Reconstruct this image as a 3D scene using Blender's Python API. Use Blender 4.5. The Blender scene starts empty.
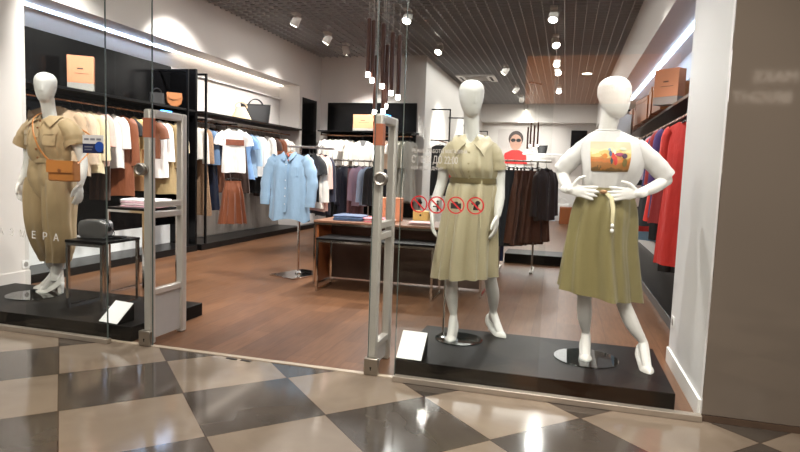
import bpy, bmesh, math, random
from mathutils import Vector, Matrix, Euler
random.seed(11)
PI = math.pi
scene = bpy.context.scene
COL = scene.collection

# ------------------------------------------------------------------ camera, world, exposure
YAW, PITCH, ROLL, FPX, CAMZ = -0.266951, 0.09178, 0.036214, 595.55, 1.26
def cam_axes():
    cy, sy, cp, sp = math.cos(YAW), math.sin(YAW), math.cos(PITCH), math.sin(PITCH)
    f = Vector((sy*cp, cy*cp, -sp)); r = Vector((cy, -sy, 0)); d = f.cross(r)
    cr, sr = math.cos(ROLL), math.sin(ROLL)
    return r*cr - d*sr, r*sr + d*cr, f
cam_data = bpy.data.cameras.new('camera')
cam = bpy.data.objects.new('camera', cam_data); COL.objects.link(cam)
_r, _d, _f = cam_axes()
cam.matrix_world = Matrix(((_r.x, -_d.x, -_f.x, 0), (_r.y, -_d.y, -_f.y, 0), (_r.z, -_d.z, -_f.z, CAMZ), (0, 0, 0, 1)))
cam_data.sensor_width = 36; cam_data.lens = FPX/800*36
cam_data.clip_start = .05; cam_data.clip_end = 100
scene.camera = cam
scene.view_settings.view_transform = 'Standard'
scene.view_settings.look = 'None'
scene.view_settings.gamma = 1
scene.view_settings.use_curve_mapping = False
scene.view_settings.exposure = 0.88
scene.cycles.use_denoising = True
scene.cycles.max_bounces = 10
scene.cycles.transparent_max_bounces = 24
scene.cycles.sample_clamp_indirect = 6

world = bpy.data.worlds.new('world'); scene.world = world; world.use_nodes = True
bgn = world.node_tree.nodes['Background']
bgn.inputs[0].default_value = (1.0, .93, .85, 1); bgn.inputs[1].default_value = .05

def area(name, loc, rot, sx, sy, power, col):
    l = bpy.data.lights.new(name, 'AREA'); l.shape = 'RECTANGLE'; l.size = sx; l.size_y = sy
    l.energy = power; l.color = col
    o = bpy.data.objects.new(name, l); COL.objects.link(o); o.location = loc; o.rotation_euler = rot
    return o
WARM = (1, .92, .82); NEUT = (1, .965, .925); COOL = (.80, .89, 1)
# unseen hall ceiling light, then added fill areas under the shop ceiling
area('hall_ceiling_light', (-.4, .6, 3.3), (0, 0, 0), 8.0, 1.6, 175, WARM)
area('shop_fill_light', (-2.2, 7.2, 3.52), (0, 0, 0), 5.0, 6.0, 48, NEUT)
area('shop_fill_light', (-1.2, 15.5, 3.52), (0, 0, 0), 3.0, 8.0, 130, NEUT)

# ------------------------------------------------------------------ materials
def lin(c):
    out = []
    for x in c[:3]:
        x = x/255
        out.append(x/12.92 if x <= .04045 else ((x+.055)/1.055)**2.4)
    return (*out, 1)
MATS = {}
def mat(name, col, rough=.6, metal=0., var=.06, scale=14., bump=0., bscale=200., emit=None, estr=0., sheen=0., coat=0., spec=None, stretch=None, bdist=.01, bstretch=None):
    if name in MATS: return MATS[name]
    m = bpy.data.materials.new(name); m.use_nodes = True; MATS[name] = m
    nt = m.node_tree; b = nt.nodes['Principled BSDF']
    tc = nt.nodes.new('ShaderNodeTexCoord'); nz = nt.nodes.new('ShaderNodeTexNoise')
    nz.inputs['Scale'].default_value = scale; nz.inputs['Detail'].default_value = 4
    src = tc.outputs['Object']
    if stretch:
        mp = nt.nodes.new('ShaderNodeMapping'); mp.inputs['Scale'].default_value = stretch
        nt.links.new(src, mp.inputs[0]); src = mp.outputs[0]
    nt.links.new(src, nz.inputs[0])
    c = lin(col); mx = nt.nodes.new('ShaderNodeMix'); mx.data_type = 'RGBA'
    mx.inputs[6].default_value = (*[max(0, x*(1-var)) for x in c[:3]], 1)
    mx.inputs[7].default_value = (*[min(1, x*(1+var)) for x in c[:3]], 1)
    nt.links.new(nz.outputs[0], mx.inputs[0]); nt.links.new(mx.outputs[2], b.inputs['Base Color'])
    b.inputs['Roughness'].default_value = rough; b.inputs['Metallic'].default_value = metal
    if spec is not None: b.inputs['Specular IOR Level'].default_value = spec
    if sheen: b.inputs['Sheen Weight'].default_value = sheen
    if coat: b.inputs['Coat Weight'].default_value = coat; b.inputs['Coat Roughness'].default_value = .05
    if emit: b.inputs['Emission Color'].default_value = lin(emit); b.inputs['Emission Strength'].default_value = estr
    if bump:
        n2 = nt.nodes.new('ShaderNodeTexNoise'); n2.inputs['Scale'].default_value = bscale
        if bstretch:
            m3 = nt.nodes.new('ShaderNodeMapping'); m3.inputs['Scale'].default_value = bstretch; nt.links.new(src, m3.inputs[0]); nt.links.new(m3.outputs[0], n2.inputs[0])
        else: nt.links.new(src, n2.inputs[0])
        n2.inputs['Detail'].default_value = 3
        bp = nt.nodes.new('ShaderNodeBump'); bp.inputs['Strength'].default_value = bump; bp.inputs['Distance'].default_value = bdist
        nt.links.new(n2.outputs[0], bp.inputs['Height']); nt.links.new(bp.outputs[0], b.inputs['Normal'])
    return m
def cloth(col, rough=.75, sheen=.15, **k):
    n = 'cloth_%02x%02x%02x_%d' % (*col, int(rough*100))
    return mat(n, col, rough, var=.10, scale=9, bump=.55, bscale=11, sheen=sheen, bdist=.035, bstretch=(1, 1, .4), **k)
def glass_mat(name, tint, refl=1.0):
    if name in MATS: return MATS[name]
    m = bpy.data.materials.new(name); m.use_nodes = True; MATS[name] = m
    nt = m.node_tree; nt.nodes.clear()
    out = nt.nodes.new('ShaderNodeOutputMaterial'); mx = nt.nodes.new('ShaderNodeMixShader')
    tr = nt.nodes.new('ShaderNodeBsdfTransparent'); gl = nt.nodes.new('ShaderNodeBsdfGlossy')
    fr = nt.nodes.new('ShaderNodeFresnel'); ge = nt.nodes.new('ShaderNodeNewGeometry'); ma = nt.nodes.new('ShaderNodeMath'); mb = nt.nodes.new('ShaderNodeMath')
    tr.inputs[0].default_value = (*tint, 1); gl.inputs['Roughness'].default_value = 0; gl.inputs[0].default_value = (refl, refl, refl, 1)
    fr.inputs[0].default_value = 1.5
    ma.operation = 'SUBTRACT'; ma.inputs[0].default_value = 1; nt.links.new(ge.outputs['Backfacing'], ma.inputs[1])
    mb.operation = 'MULTIPLY'; nt.links.new(fr.outputs[0], mb.inputs[0]); nt.links.new(ma.outputs[0], mb.inputs[1])
    nt.links.new(mb.outputs[0], mx.inputs[0]); nt.links.new(tr.outputs[0], mx.inputs[1]); nt.links.new(gl.outputs[0], mx.inputs[2])
    nt.links.new(mx.outputs[0], out.inputs[0])
    return m
def emit_mat(name, col, s):
    return mat(name, col, .5, emit=col, estr=s, var=0)

WALL = mat('wall_paint', (212, 207, 202), .6, var=.02, scale=3)
WALLL = mat('wall_paint_grey', (205, 200, 193), .5, var=.03, scale=3)
FACADE = mat('facade_panel', (104, 95, 86), .05, var=.05, scale=1.5, coat=.3)
BLACKP = mat('black_panel', (10, 10, 11), .2, var=.2, scale=4, spec=.16)
BLACK = mat('black_lacquer', (14, 13, 13), .32, var=.2, scale=6, spec=.2)
BLACKMET = mat('black_metal', (16, 16, 17), .4, .6)
CHROME = mat('chrome', (215, 212, 208), .12, 1)
STEEL = mat('brushed_steel', (176, 172, 166), .35, 1, bump=.05, stretch=(1, 1, .05))
ALU = mat('grey_aluminium', (196, 192, 185), .4, .4)
COPPER = mat('copper_rail', (190, 140, 110), .25, 1)
WHITEM = mat('mannequin_white', (230, 228, 225), .42, var=.01)
SHOE = mat('white_patent', (240, 238, 234), .18, var=.01, coat=.4)
WHITEP = mat('white_plastic', (232, 232, 230), .4, var=.01)
GLASS = glass_mat('window_glass', (.955, .965, .96))
DISC = glass_mat('base_glass', (.62, .68, .68), 1.0)
PEACH = mat('peach_card', (206, 136, 98), .55, var=.05)
LPEACH = mat('light_peach_card', (240, 190, 150), .55, var=.05)
GREYC = mat('grey_card', (150, 146, 140), .5)
PEARL = mat('dark_print', (70, 55, 45), .6)
WOODP = mat('orange_wood', (150, 88, 48), .4, var=.25, scale=6, stretch=(8, 8, .6))
TAN = mat('tan_leather', (205, 130, 62), .42, var=.08, bump=.1)
STRAPM = mat('brown_leather', (150, 88, 40), .45)

def floor_wood():
    m = bpy.data.materials.new('floor_planks'); m.use_nodes = True; nt = m.node_tree; b = nt.nodes['Principled BSDF']
    tc = nt.nodes.new('ShaderNodeTexCoord'); mp = nt.nodes.new('ShaderNodeMapping'); mp.inputs['Rotation'].default_value = (0, 0, PI/2)
    br = nt.nodes.new('ShaderNodeTexBrick')
    br.inputs['Color1'].default_value = lin((104, 73, 51)); br.inputs['Color2'].default_value = lin((88, 61, 43)); br.inputs['Mortar'].default_value = lin((70, 44, 32))
    br.inputs['Scale'].default_value = 1; br.inputs['Mortar Size'].default_value = .0025; br.inputs['Brick Width'].default_value = 1.2; br.inputs['Row Height'].default_value = .19
    br.offset = .37; br.inputs['Mortar Smooth'].default_value = .3
    nt.links.new(tc.outputs['Object'], mp.inputs[0]); nt.links.new(mp.outputs[0], br.inputs[0])
    m2 = nt.nodes.new('ShaderNodeMapping'); m2.inputs['Scale'].default_value = (9, .8, 1); nt.links.new(tc.outputs['Object'], m2.inputs[0])
    nz = nt.nodes.new('ShaderNodeTexNoise'); nz.inputs['Scale'].default_value = 5; nz.inputs['Detail'].default_value = 6; nt.links.new(m2.outputs[0], nz.inputs[0])
    mx = nt.nodes.new('ShaderNodeMix'); mx.data_type = 'RGBA'; mx.blend_type = 'OVERLAY'; mx.inputs[0].default_value = .5
    nt.links.new(br.outputs[0], mx.inputs[6]); nt.links.new(nz.outputs[0], mx.inputs[7]); nt.links.new(mx.outputs[2], b.inputs['Base Color'])
    b.inputs['Roughness'].default_value = .34; b.inputs['Specular IOR Level'].default_value = .2
    return m
TILE, TU, TV = .597, .355, -.03
def floor_tile():
    m = bpy.data.materials.new('hall_tiles'); m.use_nodes = True; nt = m.node_tree; b = nt.nodes['Principled BSDF']
    def math_(op, a, c=None):
        n = nt.nodes.new('ShaderNodeMath'); n.operation = op
        for i, x in enumerate((a, c)):
            if x is None: continue
            if isinstance(x, (int, float)): n.inputs[i].default_value = x
            else: nt.links.new(x, n.inputs[i])
        return n.outputs[0]
    tc = nt.nodes.new('ShaderNodeTexCoord'); sp = nt.nodes.new('ShaderNodeSeparateXYZ'); nt.links.new(tc.outputs['Object'], sp.inputs[0])
    X, Y = sp.outputs[0], sp.outputs[1]; k = math.sqrt(.5)
    u = math_('DIVIDE', math_('SUBTRACT', math_('MULTIPLY', math_('SUBTRACT', Y, X), k), TU), TILE)
    v = math_('DIVIDE', math_('SUBTRACT', math_('MULTIPLY', math_('ADD', Y, X), k), TV), TILE)
    fu, fv = math_('FLOOR', u), math_('FLOOR', v)
    par = math_('FLOORED_MODULO', math_('ADD', fu, fv), 2)
    cell = nt.nodes.new('ShaderNodeCombineXYZ'); nt.links.new(fu, cell.inputs[0]); nt.links.new(fv, cell.inputs[1])
    wn = nt.nodes.new('ShaderNodeTexWhiteNoise'); nt.links.new(cell.outputs[0], wn.inputs[0])
    nz = nt.nodes.new('ShaderNodeTexNoise'); nz.inputs['Scale'].default_value = 2.2; nz.inputs['Detail'].default_value = 7; nz.inputs['Distortion'].default_value = 1.2
    ad = nt.nodes.new('ShaderNodeVectorMath'); nt.links.new(tc.outputs['Object'], ad.inputs[0]); nt.links.new(wn.outputs['Color'], ad.inputs[1]); nt.links.new(ad.outputs[0], nz.inputs[0])
    def two(c1, c2):
        r = nt.nodes.new('ShaderNodeMix'); r.data_type = 'RGBA'; r.inputs[6].default_value = lin(c1); r.inputs[7].default_value = lin(c2); nt.links.new(nz.outputs[0], r.inputs[0]); return r.outputs[2]
    beige, dark = two((106, 94, 82), (148, 134, 118)), two((50, 45, 41), (88, 80, 72))
    mx = nt.nodes.new('ShaderNodeMix'); mx.data_type = 'RGBA'; nt.links.new(par, mx.inputs[0]); nt.links.new(beige, mx.inputs[6]); nt.links.new(dark, mx.inputs[7])
    def edge(t):
        f = math_('FRACT', t); return math_('MINIMUM', f, math_('SUBTRACT', 1, f))
    g = math_('LESS_THAN', math_('MINIMUM', edge(u), edge(v)), .006)
    m3 = nt.nodes.new('ShaderNodeMix'); m3.data_type = 'RGBA'; nt.links.new(g, m3.inputs[0]); nt.links.new(mx.outputs[2], m3.inputs[6]); m3.inputs[7].default_value = lin((66, 54, 46))
    nt.links.new(m3.outputs[2], b.inputs['Base Color'])
    b.inputs['Roughness'].default_value = .10
    b.inputs['Specular IOR Level'].default_value = .5
    return m

# ------------------------------------------------------------------ mesh builder
class MB:
    def __init__(s): s.v = []; s.f = []
    def add(s, vs, fs):
        n = len(s.v); s.v += [Vector(p) for p in vs]; s.f += [tuple(i+n for i in f) for f in fs]; return s
    def box(s, x0, x1, y0, y1, z0, z1, M=None):
        vs = [Vector((x, y, z)) for z in (z0, z1) for y in (y0, y1) for x in (x0, x1)]
        if M is not None: vs = [M @ p for p in vs]
        return s.add(vs, [(0, 2, 3, 1), (4, 5, 7, 6), (0, 1, 5, 4), (2, 6, 7, 3), (0, 4, 6, 2), (1, 3, 7, 5)])
    def loft(s, rings, cap=True, close=True):
        n = len(rings[0]); vs = [p for r in rings for p in r]; fs = []
        for j in range(len(rings)-1):
            for i in range(n if close else n-1):
                k = (i+1) % n; fs.append((j*n+i, j*n+k, (j+1)*n+k, (j+1)*n+i))
        if cap:
            fs.append(tuple(reversed(range(n)))); fs.append(tuple((len(rings)-1)*n+i for i in range(n)))
        return s.add(vs, fs)
    def tube(s, pts, rad, n=8, flat=1., up=None, cap=True, ends=False):
        pts = [Vector(p) for p in pts]; m = len(pts)
        if not isinstance(rad, (list, tuple)): rad = [rad]*m
        if ends:   # rounded ends
            a = (pts[0]-pts[1]).normalized(); b = (pts[-1]-pts[-2]).normalized()
            r0, r1 = rad[0], rad[-1]
            pts = [pts[0]+a*r0*.95, pts[0]+a*r0*.7] + pts + [pts[-1]+b*r1*.7, pts[-1]+b*r1*.95]
            rad = [r0*.3, r0*.72] + list(rad) + [r1*.72, r1*.3]; m = len(pts)
        rings = []; ref = Vector(up) if up is not None else None
        for i in range(m):
            t = (pts[min(i+1, m-1)]-pts[max(i-1, 0)])
            t = t.normalized() if t.length > 1e-9 else Vector((0, 0, 1))
            if ref is None: ref = Vector((0, 0, 1)) if abs(t.z) < .9 else Vector((0, 1, 0))
            a = ref - t*ref.dot(t)
            if a.length < 1e-4: a = t.orthogonal()
            a.normalize(); b = t.cross(a)
            if up is None: ref = a
            rings.append([pts[i]+(b*math.cos(2*PI*k/n)+a*flat*math.sin(2*PI*k/n))*rad[i] for k in range(n)])
        return s.loft(rings, cap)
    def lathe(s, prof, c=(0, 0, 0), n=24, cap=True):
        c = Vector(c)
        return s.loft([[c+Vector((r*math.cos(2*PI*k/n), r*math.sin(2*PI*k/n), z)) for k in range(n)] for r, z in prof], cap)
    def ell(s, c, r, M=None, n=16, m=10):
        c = Vector(c); R = M or Matrix.Identity(3); rings = []
        for j in range(m+1):
            a = -PI/2+PI*(j+.02*(j == 0)-.02*(j == m))/m
            rings.append([c+R@Vector((r[0]*math.cos(a)*math.cos(2*PI*k/n), r[1]*math.cos(a)*math.sin(2*PI*k/n), r[2]*math.sin(a))) for k in range(n)])
        return s.loft(rings)
    def sheet(s, grid, th):
        """grid: rows of points; gives it a thickness th along its normal"""
        R, Cn = len(grid), len(grid[0]); g = [[Vector(p) for p in r] for r in grid]
        def nrm(i, j):
            a = g[min(i+1, R-1)][j]-g[max(i-1, 0)][j]; b = g[i][min(j+1, Cn-1)]-g[i][max(j-1, 0)]
            n = a.cross(b); return n.normalized() if n.length > 1e-9 else Vector((0, -1, 0))
        top = [g[i][j]+nrm(i, j)*th/2 for i in range(R) for j in range(Cn)]
        bot = [g[i][j]-nrm(i, j)*th/2 for i in range(R) for j in range(Cn)]
        N = R*Cn; fs = []
        for i in range(R-1):
            for j in range(Cn-1):
                a, b, c, d = i*Cn+j, i*Cn+j+1, (i+1)*Cn+j+1, (i+1)*Cn+j
                fs += [(a, d, c, b), (N+a, N+b, N+c, N+d)]
        bd = [(0, j) for j in range(Cn)]+[(i, Cn-1) for i in range(1, R)]+[(R-1, j) for j in range(Cn-2, -1, -1)]+[(i, 0) for i in range(R-2, 0, -1)]
        ids = [i*Cn+j for i, j in bd]
        for k in range(len(ids)):
            a, b = ids[k], ids[(k+1) % len(ids)]; fs.append((a, b, N+b, N+a))
        return s.add(top+bot, fs)
    def mesh(s, name, ang=35):
        me = bpy.data.meshes.new(name); me.from_pydata([tuple(p) for p in s.v], [], s.f)
        bm = bmesh.new(); bm.from_mesh(me); bmesh.ops.recalc_face_normals(bm, faces=bm.faces); bm.to_mesh(me); bm.free()
        for p in me.polygons: p.use_smooth = True
        if hasattr(me, 'set_sharp_from_angle'): me.set_sharp_from_angle(angle=math.radians(ang))
        return me
    def build(s, name, m, parent=None, ang=35, bevel=0, raw=False):
        me = s.mesh(name, ang)
        if raw: me.materials.clear()
        me.materials.append(m)
        o = bpy.data.objects.new(name, me); COL.objects.link(o)
        if parent is not None: o.parent = parent
        if bevel:
            b = o.modifiers.new('bevel', 'BEVEL'); b.width = bevel; b.segments = 2; b.limit_method = 'ANGLE'
        return o
def tag(o, label, cat, group=None, kind=None):
    o['label'] = label; o['category'] = cat
    if group: o['group'] = group
    if kind: o['kind'] = kind
    return o
def empty(name, loc, rz=0., label=None, cat=None, group=None):
    o = bpy.data.objects.new(name, None); COL.objects.link(o); o.location = loc; o.rotation_euler = (0, 0, rz); o.empty_display_size = .1
    if label: tag(o, label, cat, group)
    return o
def struct(name, mb, m, parent=None, **k):
    o = mb.build(name, m, parent, **k)
    if parent is None: o['kind'] = 'structure'
    return o
def part(o, label): o['label'] = label; return o
def copy_tree(o, parent=None):
    c = o.copy(); COL.objects.link(c)
    if parent is not None: c.parent = parent
    for ch in list(o.children): copy_tree(ch, c)
    return c
def catmull(P, t):
    n = len(P)-1; x = max(0., min(n-1e-6, t*n)); i = int(x); f = x-i
    a, b, c, d = P[max(i-1, 0)], P[i], P[i+1], P[min(i+2, n)]
    return [.5*(2*q+(r-p)*f+(2*p-5*q+4*r-w)*f*f+(3*q-p-3*r+w)*f**3) for p, q, r, w in zip(a, b, c, d)]
def smooth_path(pts, rad, m=16):
    P = [(*p, r) for p, r in zip(pts, rad)]; o = [catmull(P, k/m) for k in range(m+1)]
    return [Vector(q[:3]) for q in o], [q[3] for q in o]
def text_mesh(body, size, th=.0008, align='LEFT'):
    cu = bpy.data.curves.new('lettering', 'FONT'); cu.body = body; cu.size = size; cu.extrude = th; cu.align_x = align; cu.align_y = 'CENTER'
    t = bpy.data.objects.new('lettering', cu); COL.objects.link(t)
    dg = bpy.context.evaluated_depsgraph_get(); me = bpy.data.meshes.new_from_object(t.evaluated_get(dg))
    bpy.data.objects.remove(t); bpy.data.curves.remove(cu)
    return me
def text_obj(name, body, size, loc, m, parent=None, rot=(PI/2, 0, 0), align='LEFT', sx=1., th=.0008):
    me = text_mesh(body, size, th, align); me.materials.clear(); me.materials.append(m)
    o = bpy.data.objects.new(name, me); COL.objects.link(o); o.location = loc; o.rotation_euler = rot; o.scale = (sx, 1, 1)
    if parent is not None: o.parent = parent
    return o

# ------------------------------------------------------------------ the setting
XL, XLW = -5.16, -5.60      # bulkhead face and rack wall on the left
XR, XRW = .86, 1.42
ZC, ZS = 3.60, 2.87         # grid ceiling, soffit
YB, YF, XS = 12.05, 20.8, -2.855
YG = 3.36
struct('floor', MB().box(-5.75, 3.2, 3.44, 21, -.05, 0), floor_wood())
struct('floor_hall', MB().box(-9, 6, -6, 3.44, -.05, -.0005), floor_tile())
struct('trim_1', MB().box(-5.2, .78, 3.405, 3.445, -.01, .004), mat('threshold_stone', (170, 156, 138), .35))
struct('wall_left', MB().box(XLW-.12, XLW, 3.4, YB, 0, 3.9).box(XLW, XL, 3.4, 11.0, ZS, 3.9).box(XLW, XL, 11.0, YB, 0, 3.9), WALL)
struct('wall_left_return', MB().box(XLW, -4.85, 3.40, 4.46, 0, ZS+.6), WALL)
struct('baseboard_left', MB().box(-4.85, -4.836, 3.40, 4.46, .0, .20), WALL)
struct('wall_back', MB().box(XLW-.12, XS, YB, YB+.15, 0, 3.9), WALL)
struct('wall_back_return', MB().box(XS-.15, XS, YB+.15, YF, 0, 3.9), WALL)
struct('wall_far', MB().box(XS, 3.3, YF, YF+.15, 0, 3.9).box(XS, XR, YF-.5, YF, 3.02, 3.9), WALL)
struct('wall_right', MB().box(XRW, XRW+.12, 4.46, YF, 0, 3.9).box(XR, XRW, 4.46, YF, ZS, 3.9), WALL)
struct('wall_right_return', MB().box(.77, XRW+.12, 3.40, 4.46, 0, 3.9), mat('pillar_paint', (216, 215, 214), .5, var=.015, scale=3))
struct('baseboard_right', MB().box(.756, .77, 3.42, 4.46, 0, .10), WHITEP)
struct('wall_facade', MB().box(.7705, 6, 3.385, 3.42, .035, 3.9), FACADE)
struct('baseboard_facade', MB().box(.7705, 6, 3.375, 3.40, 0, .032), mat('stained_kick', (74, 58, 46), .5, var=.5, scale=8))
struct('wall_facade_left', MB().box(-9, -4.86, 3.385, 3.42, 0, 3.9), WALLL)
struct('ceiling', MB().box(-5.7, 3.2, 3.4, YF+.1, 3.95, 4.0), mat('plenum', (38, 36, 35), .9))
g = MB(); P = .15
x = -5.10
while x < XR:
    g.box(x-.005, x+.005, 3.45, YF, ZC, ZC+.035); x += P
y = 3.5
while y < YF:
    g.box(XL if y < YB else XS, XR, y-.005, y+.005, ZC, ZC+.035); y += P
struct('ceiling_grid', g, mat('grid_metal', (172, 172, 172), .5))
# black wall panels
for nm, (a, b, c, d, e, f) in (('wall_left_panel', (XLW, XLW+.03, 4.46, 7.55, .35, 2.64)), ('wall_left_fin', (XLW, XL+.02, 7.52, 7.56, .0, 2.60)),
                               ('wall_left_panel_end', (XL, XL+.02, 11.12, 11.80, .6, 2.66)), ('wall_back_panel', (-4.98, -3.02, YB-.03, YB, .3, 2.66)),
                               ('wall_right_panel', (XRW-.03, XRW, 4.6, 13.0, .3, 2.52))):
    struct(nm, MB().box(a, b, c, d, e, f), BLACKP)
struct('wall_left_lower_panel', MB().box(XLW, XLW+.02, 7.56, 11.0, .1, 1.9), mat('grey_streaked_panel', (150, 142, 134), .35, .5, var=.35, scale=9, stretch=(1, 7, .05)))  # vertical streaks, lighter and darker, in the base colour
struct('trim_2', MB().box(XLW, XLW+.06, 4.46, 7.52, ZS-.03, ZS).box(XLW, XLW+.05, 7.56, 11.0, 2.60, 2.615), WHITEP)
strip = emit_mat('led_strip', (196, 220, 255), 14)
struct('trim_led', MB().box(XLW+.06, XLW+.08, 4.46, 7.52, ZS-.022, ZS-.002), strip)
struct('trim_led_inner', MB().box(XLW+.06, XLW+.075, 7.58, 10.98, ZS-.018, ZS-.002), emit_mat('led_strip_warm', (255, 244, 230), 5))
struct('trim_led_right', MB().box(1.16, 1.21, 4.5, 13.0, ZS-.014, ZS-.002), strip)
# plinths below the wall racks
struct('baseboard_plinth', MB().box(XLW+.02, XL+.10, 7.56, 11.9, 0, .09), BLACK, bevel=.004)
struct('baseboard_plinth_left', MB().box(XLW+.02, -5.10, 4.46, 7.52, 0, .09), BLACK, bevel=.004)
struct('baseboard_plinth_right', MB().box(.93, XRW, 4.5, 12, 0, .09), BLACK, bevel=.004)
# white lower wall band behind the left plinth
struct('trim_3', MB().box(XLW, XLW+.035, 4.46, 7.52, .09, .36), WHITEP)

# shop front glass
def pane(name, x0, x1, y, z0=.03, z1=3.8):
    return struct(name, MB().box(x0, x1, y-.005, y+.005, z0, z1), GLASS)
EDGE = mat('glass_edge', (84, 94, 91), .25)
def edge(p, x, y, z0=.034, z1=3.8): struct('glass_edge', MB().box(x-.002, x+.002, y-.0055, y+.0055, z0, z1), EDGE, p)
RAIL = mat('rail_alu', (172, 162, 150), .35, .6)
w1 = pane('window_1', -4.85, -2.985, YG); struct('bottom_rail', MB().box(-4.85, -2.975, YG-.022, YG+.022, 0, .034), RAIL, w1, bevel=.003)
w2 = pane('window_2', -.925, .755, YG+.02); struct('bottom_rail', MB().box(-.93, .768, YG-.01, YG+.04, 0, .034), RAIL, w2, bevel=.003)
LOCK = mat('lock_steel', (165, 158, 148), .3, .9)
HOLE = mat('dark_hole', (25, 22, 20), .6)
edge(w1, -2.985, YG); edge(w2, -.925, YG+.02)
def door_leaf(name, x0, x1, y, xl):
    d = pane(name, x0, x1, y, .012)
    edge(d, x1 if xl < -2 else x0, y, .012)
    struct('lock', MB().box(xl-.045, xl+.045, y-.022, y+.022, .003, .108), LOCK, d, bevel=.006)
    struct('keyhole', MB().tube([(xl, y-.024, .05), (xl, y-.021, .05)], .006, 10).box(xl-.003, xl+.003, y-.024, y-.0215, .034, .05), HOLE, d.children[0])
    xh = xl - .035 if xl < -2 else xl + .02
    rg = MB(); pts = [(xh+.034*math.cos(2*PI*k/24), y-.014, 1.21+.034*math.sin(2*PI*k/24)) for k in range(25)]
    rg.tube(pts, .0085, 8, up=(0, 1, 0))
    pts = [(p[0], y+.014, p[2]) for p in pts]; rg.tube(pts, .0085, 8, up=(0, 1, 0))
    rg.tube([(xh, y-.012, 1.21), (xh, y+.012, 1.21)], .022, 20)
    struct('handle', rg, STEEL, d)
    return d
door_leaf('door_1', -3.74, -2.66, YG+.05, -2.715)
door_leaf('door_2', -1.11, -.085, YG+.06, -1.085)
# sockets
def socket(loc, ry, label):
    e = empty('wall_socket', loc, 0, label, 'socket')
    s = -1 if ry < 0 else 1
    MB().box(-.006 if s < 0 else 0, 0 if s < 0 else .006, -.04, .04, -.04, .04).build('face_plate', WHITEP, e, bevel=.003)
    MB().tube([(s*.005, 0, 0), (s*.008, 0, 0)], .024, 16).build('insert', GREYC, e)
socket((-4.836, 4.37, .33), 1, 'double wall socket low on the white wall behind the jumpsuit mannequin') if False else None
socket((.77, 4.36, .30), -1, 'white power socket low on the white pillar, by the black display podium')
socket((-4.85, 4.42, .26), 1, 'power socket low on the white wall left of the jumpsuit mannequin')

# ------------------------------------------------------------------ ceiling lamps
LAMPGLOW = emit_mat('lamp_glow', (255, 246, 232), 30)
LAMPBODY = mat('lamp_white', (205, 200, 194), .4)
def spot_light(x, y, tx, ty, tz, power, label, group='track spotlights under the grid ceiling', ang=75, col=NEUT, small=False):
    e = empty('spotlight', (x, y, ZC), 0, label, 'ceiling lamp', group)
    d = (Vector((tx, ty, tz))-Vector((x, y, ZC-.1))).normalized()
    MB().box(-.05, .05, -.09, .09, -.03, .0).build('mount', LAMPBODY, e, bevel=.006)
    p0 = Vector((0, 0, -.12))-d*.09; p1 = Vector((0, 0, -.12))+d*.07
    h = MB().tube([p0, p0+d*.02, p1-d*.02, p1], [.045, .06, .068, .070], 18)
    h.tube([(0, 0, -.03), (0, 0, -.10)], .012, 8); h.build('housing', LAMPBODY, e)
    MB().tube([p1, p1+d*.004], .056, 18).build('lens', LAMPGLOW, e)
    l = bpy.data.lights.new('spot_beam', 'SPOT'); l.energy = power; l.color = col; l.spot_size = math.radians(ang); l.spot_blend = .7; l.shadow_soft_size = .05
    o = bpy.data.objects.new('spot_beam', l); COL.objects.link(o); o.parent = e; o.location = p1+d*.02
    o.rotation_euler = d.to_track_quat('-Z', 'Y').to_euler()
    return e
nth = ['nearest the shop front', 'second from the shop front', 'third from the shop front', 'fourth from the shop front', 'fifth from the shop front', 'sixth from the shop front', 'last before the far wall']
for i, (y, tx, ty, tz) in enumerate(((4.7, -5.5, 5.4, 1.5), (6.7, -5.4, 7.2, 1.9), (8.55, -5.2, 8.8, 1.7), (9.8, -5.2, 9.9, 1.7), (10.7, -3.9, 11.8, 1.5))):
    spot_light(-4.1, y, tx, ty, tz, [270, 230, 170, 140, 300][i], 'white spotlight of the left ceiling row, '+nth[i], ang=80)
for i, (y, tx, ty, tz) in enumerate(((4.6, -2.9, 5.6, .6), (6.7, -3.0, 6.0, 1.2), (8.56, -2.6, 6.9, 1.0), (10.83, -3.0, 8.9, 1.1))):
    spot_light(-2.34, y, tx, ty, tz, 270, 'spotlight of the ceiling row facing the back wall, '+nth[i])
for i, (y, tx, ty, tz) in enumerate(((5.2, .1, 4.0, 1.2), (6.7, 1.2, 6.4, 1.2), (8.73, -.5, 7.4, .9), (10.43, .3, 8.6, 1.0), (12.2, -.5, 10.4, .6), (13.2, .5, 11.5, 1.0), (16, -.4, 14, .4))):
    spot_light(-.29, y, tx, ty, tz, 140, 'spotlight of the right ceiling row, '+nth[i])
for i, (y, tx, ty, tz) in enumerate(((13.1, -2.7, 13.5, 1.5), (16, -2.7, 16.5, 1.5), (17.95, -1.4, 20, 2), (20.1, -1.4, 20.7, 1.5))):
    spot_light(-1.37, y, tx, ty, tz, 240, 'small spotlight of the row leading to the far wall, '+nth[i])
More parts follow.
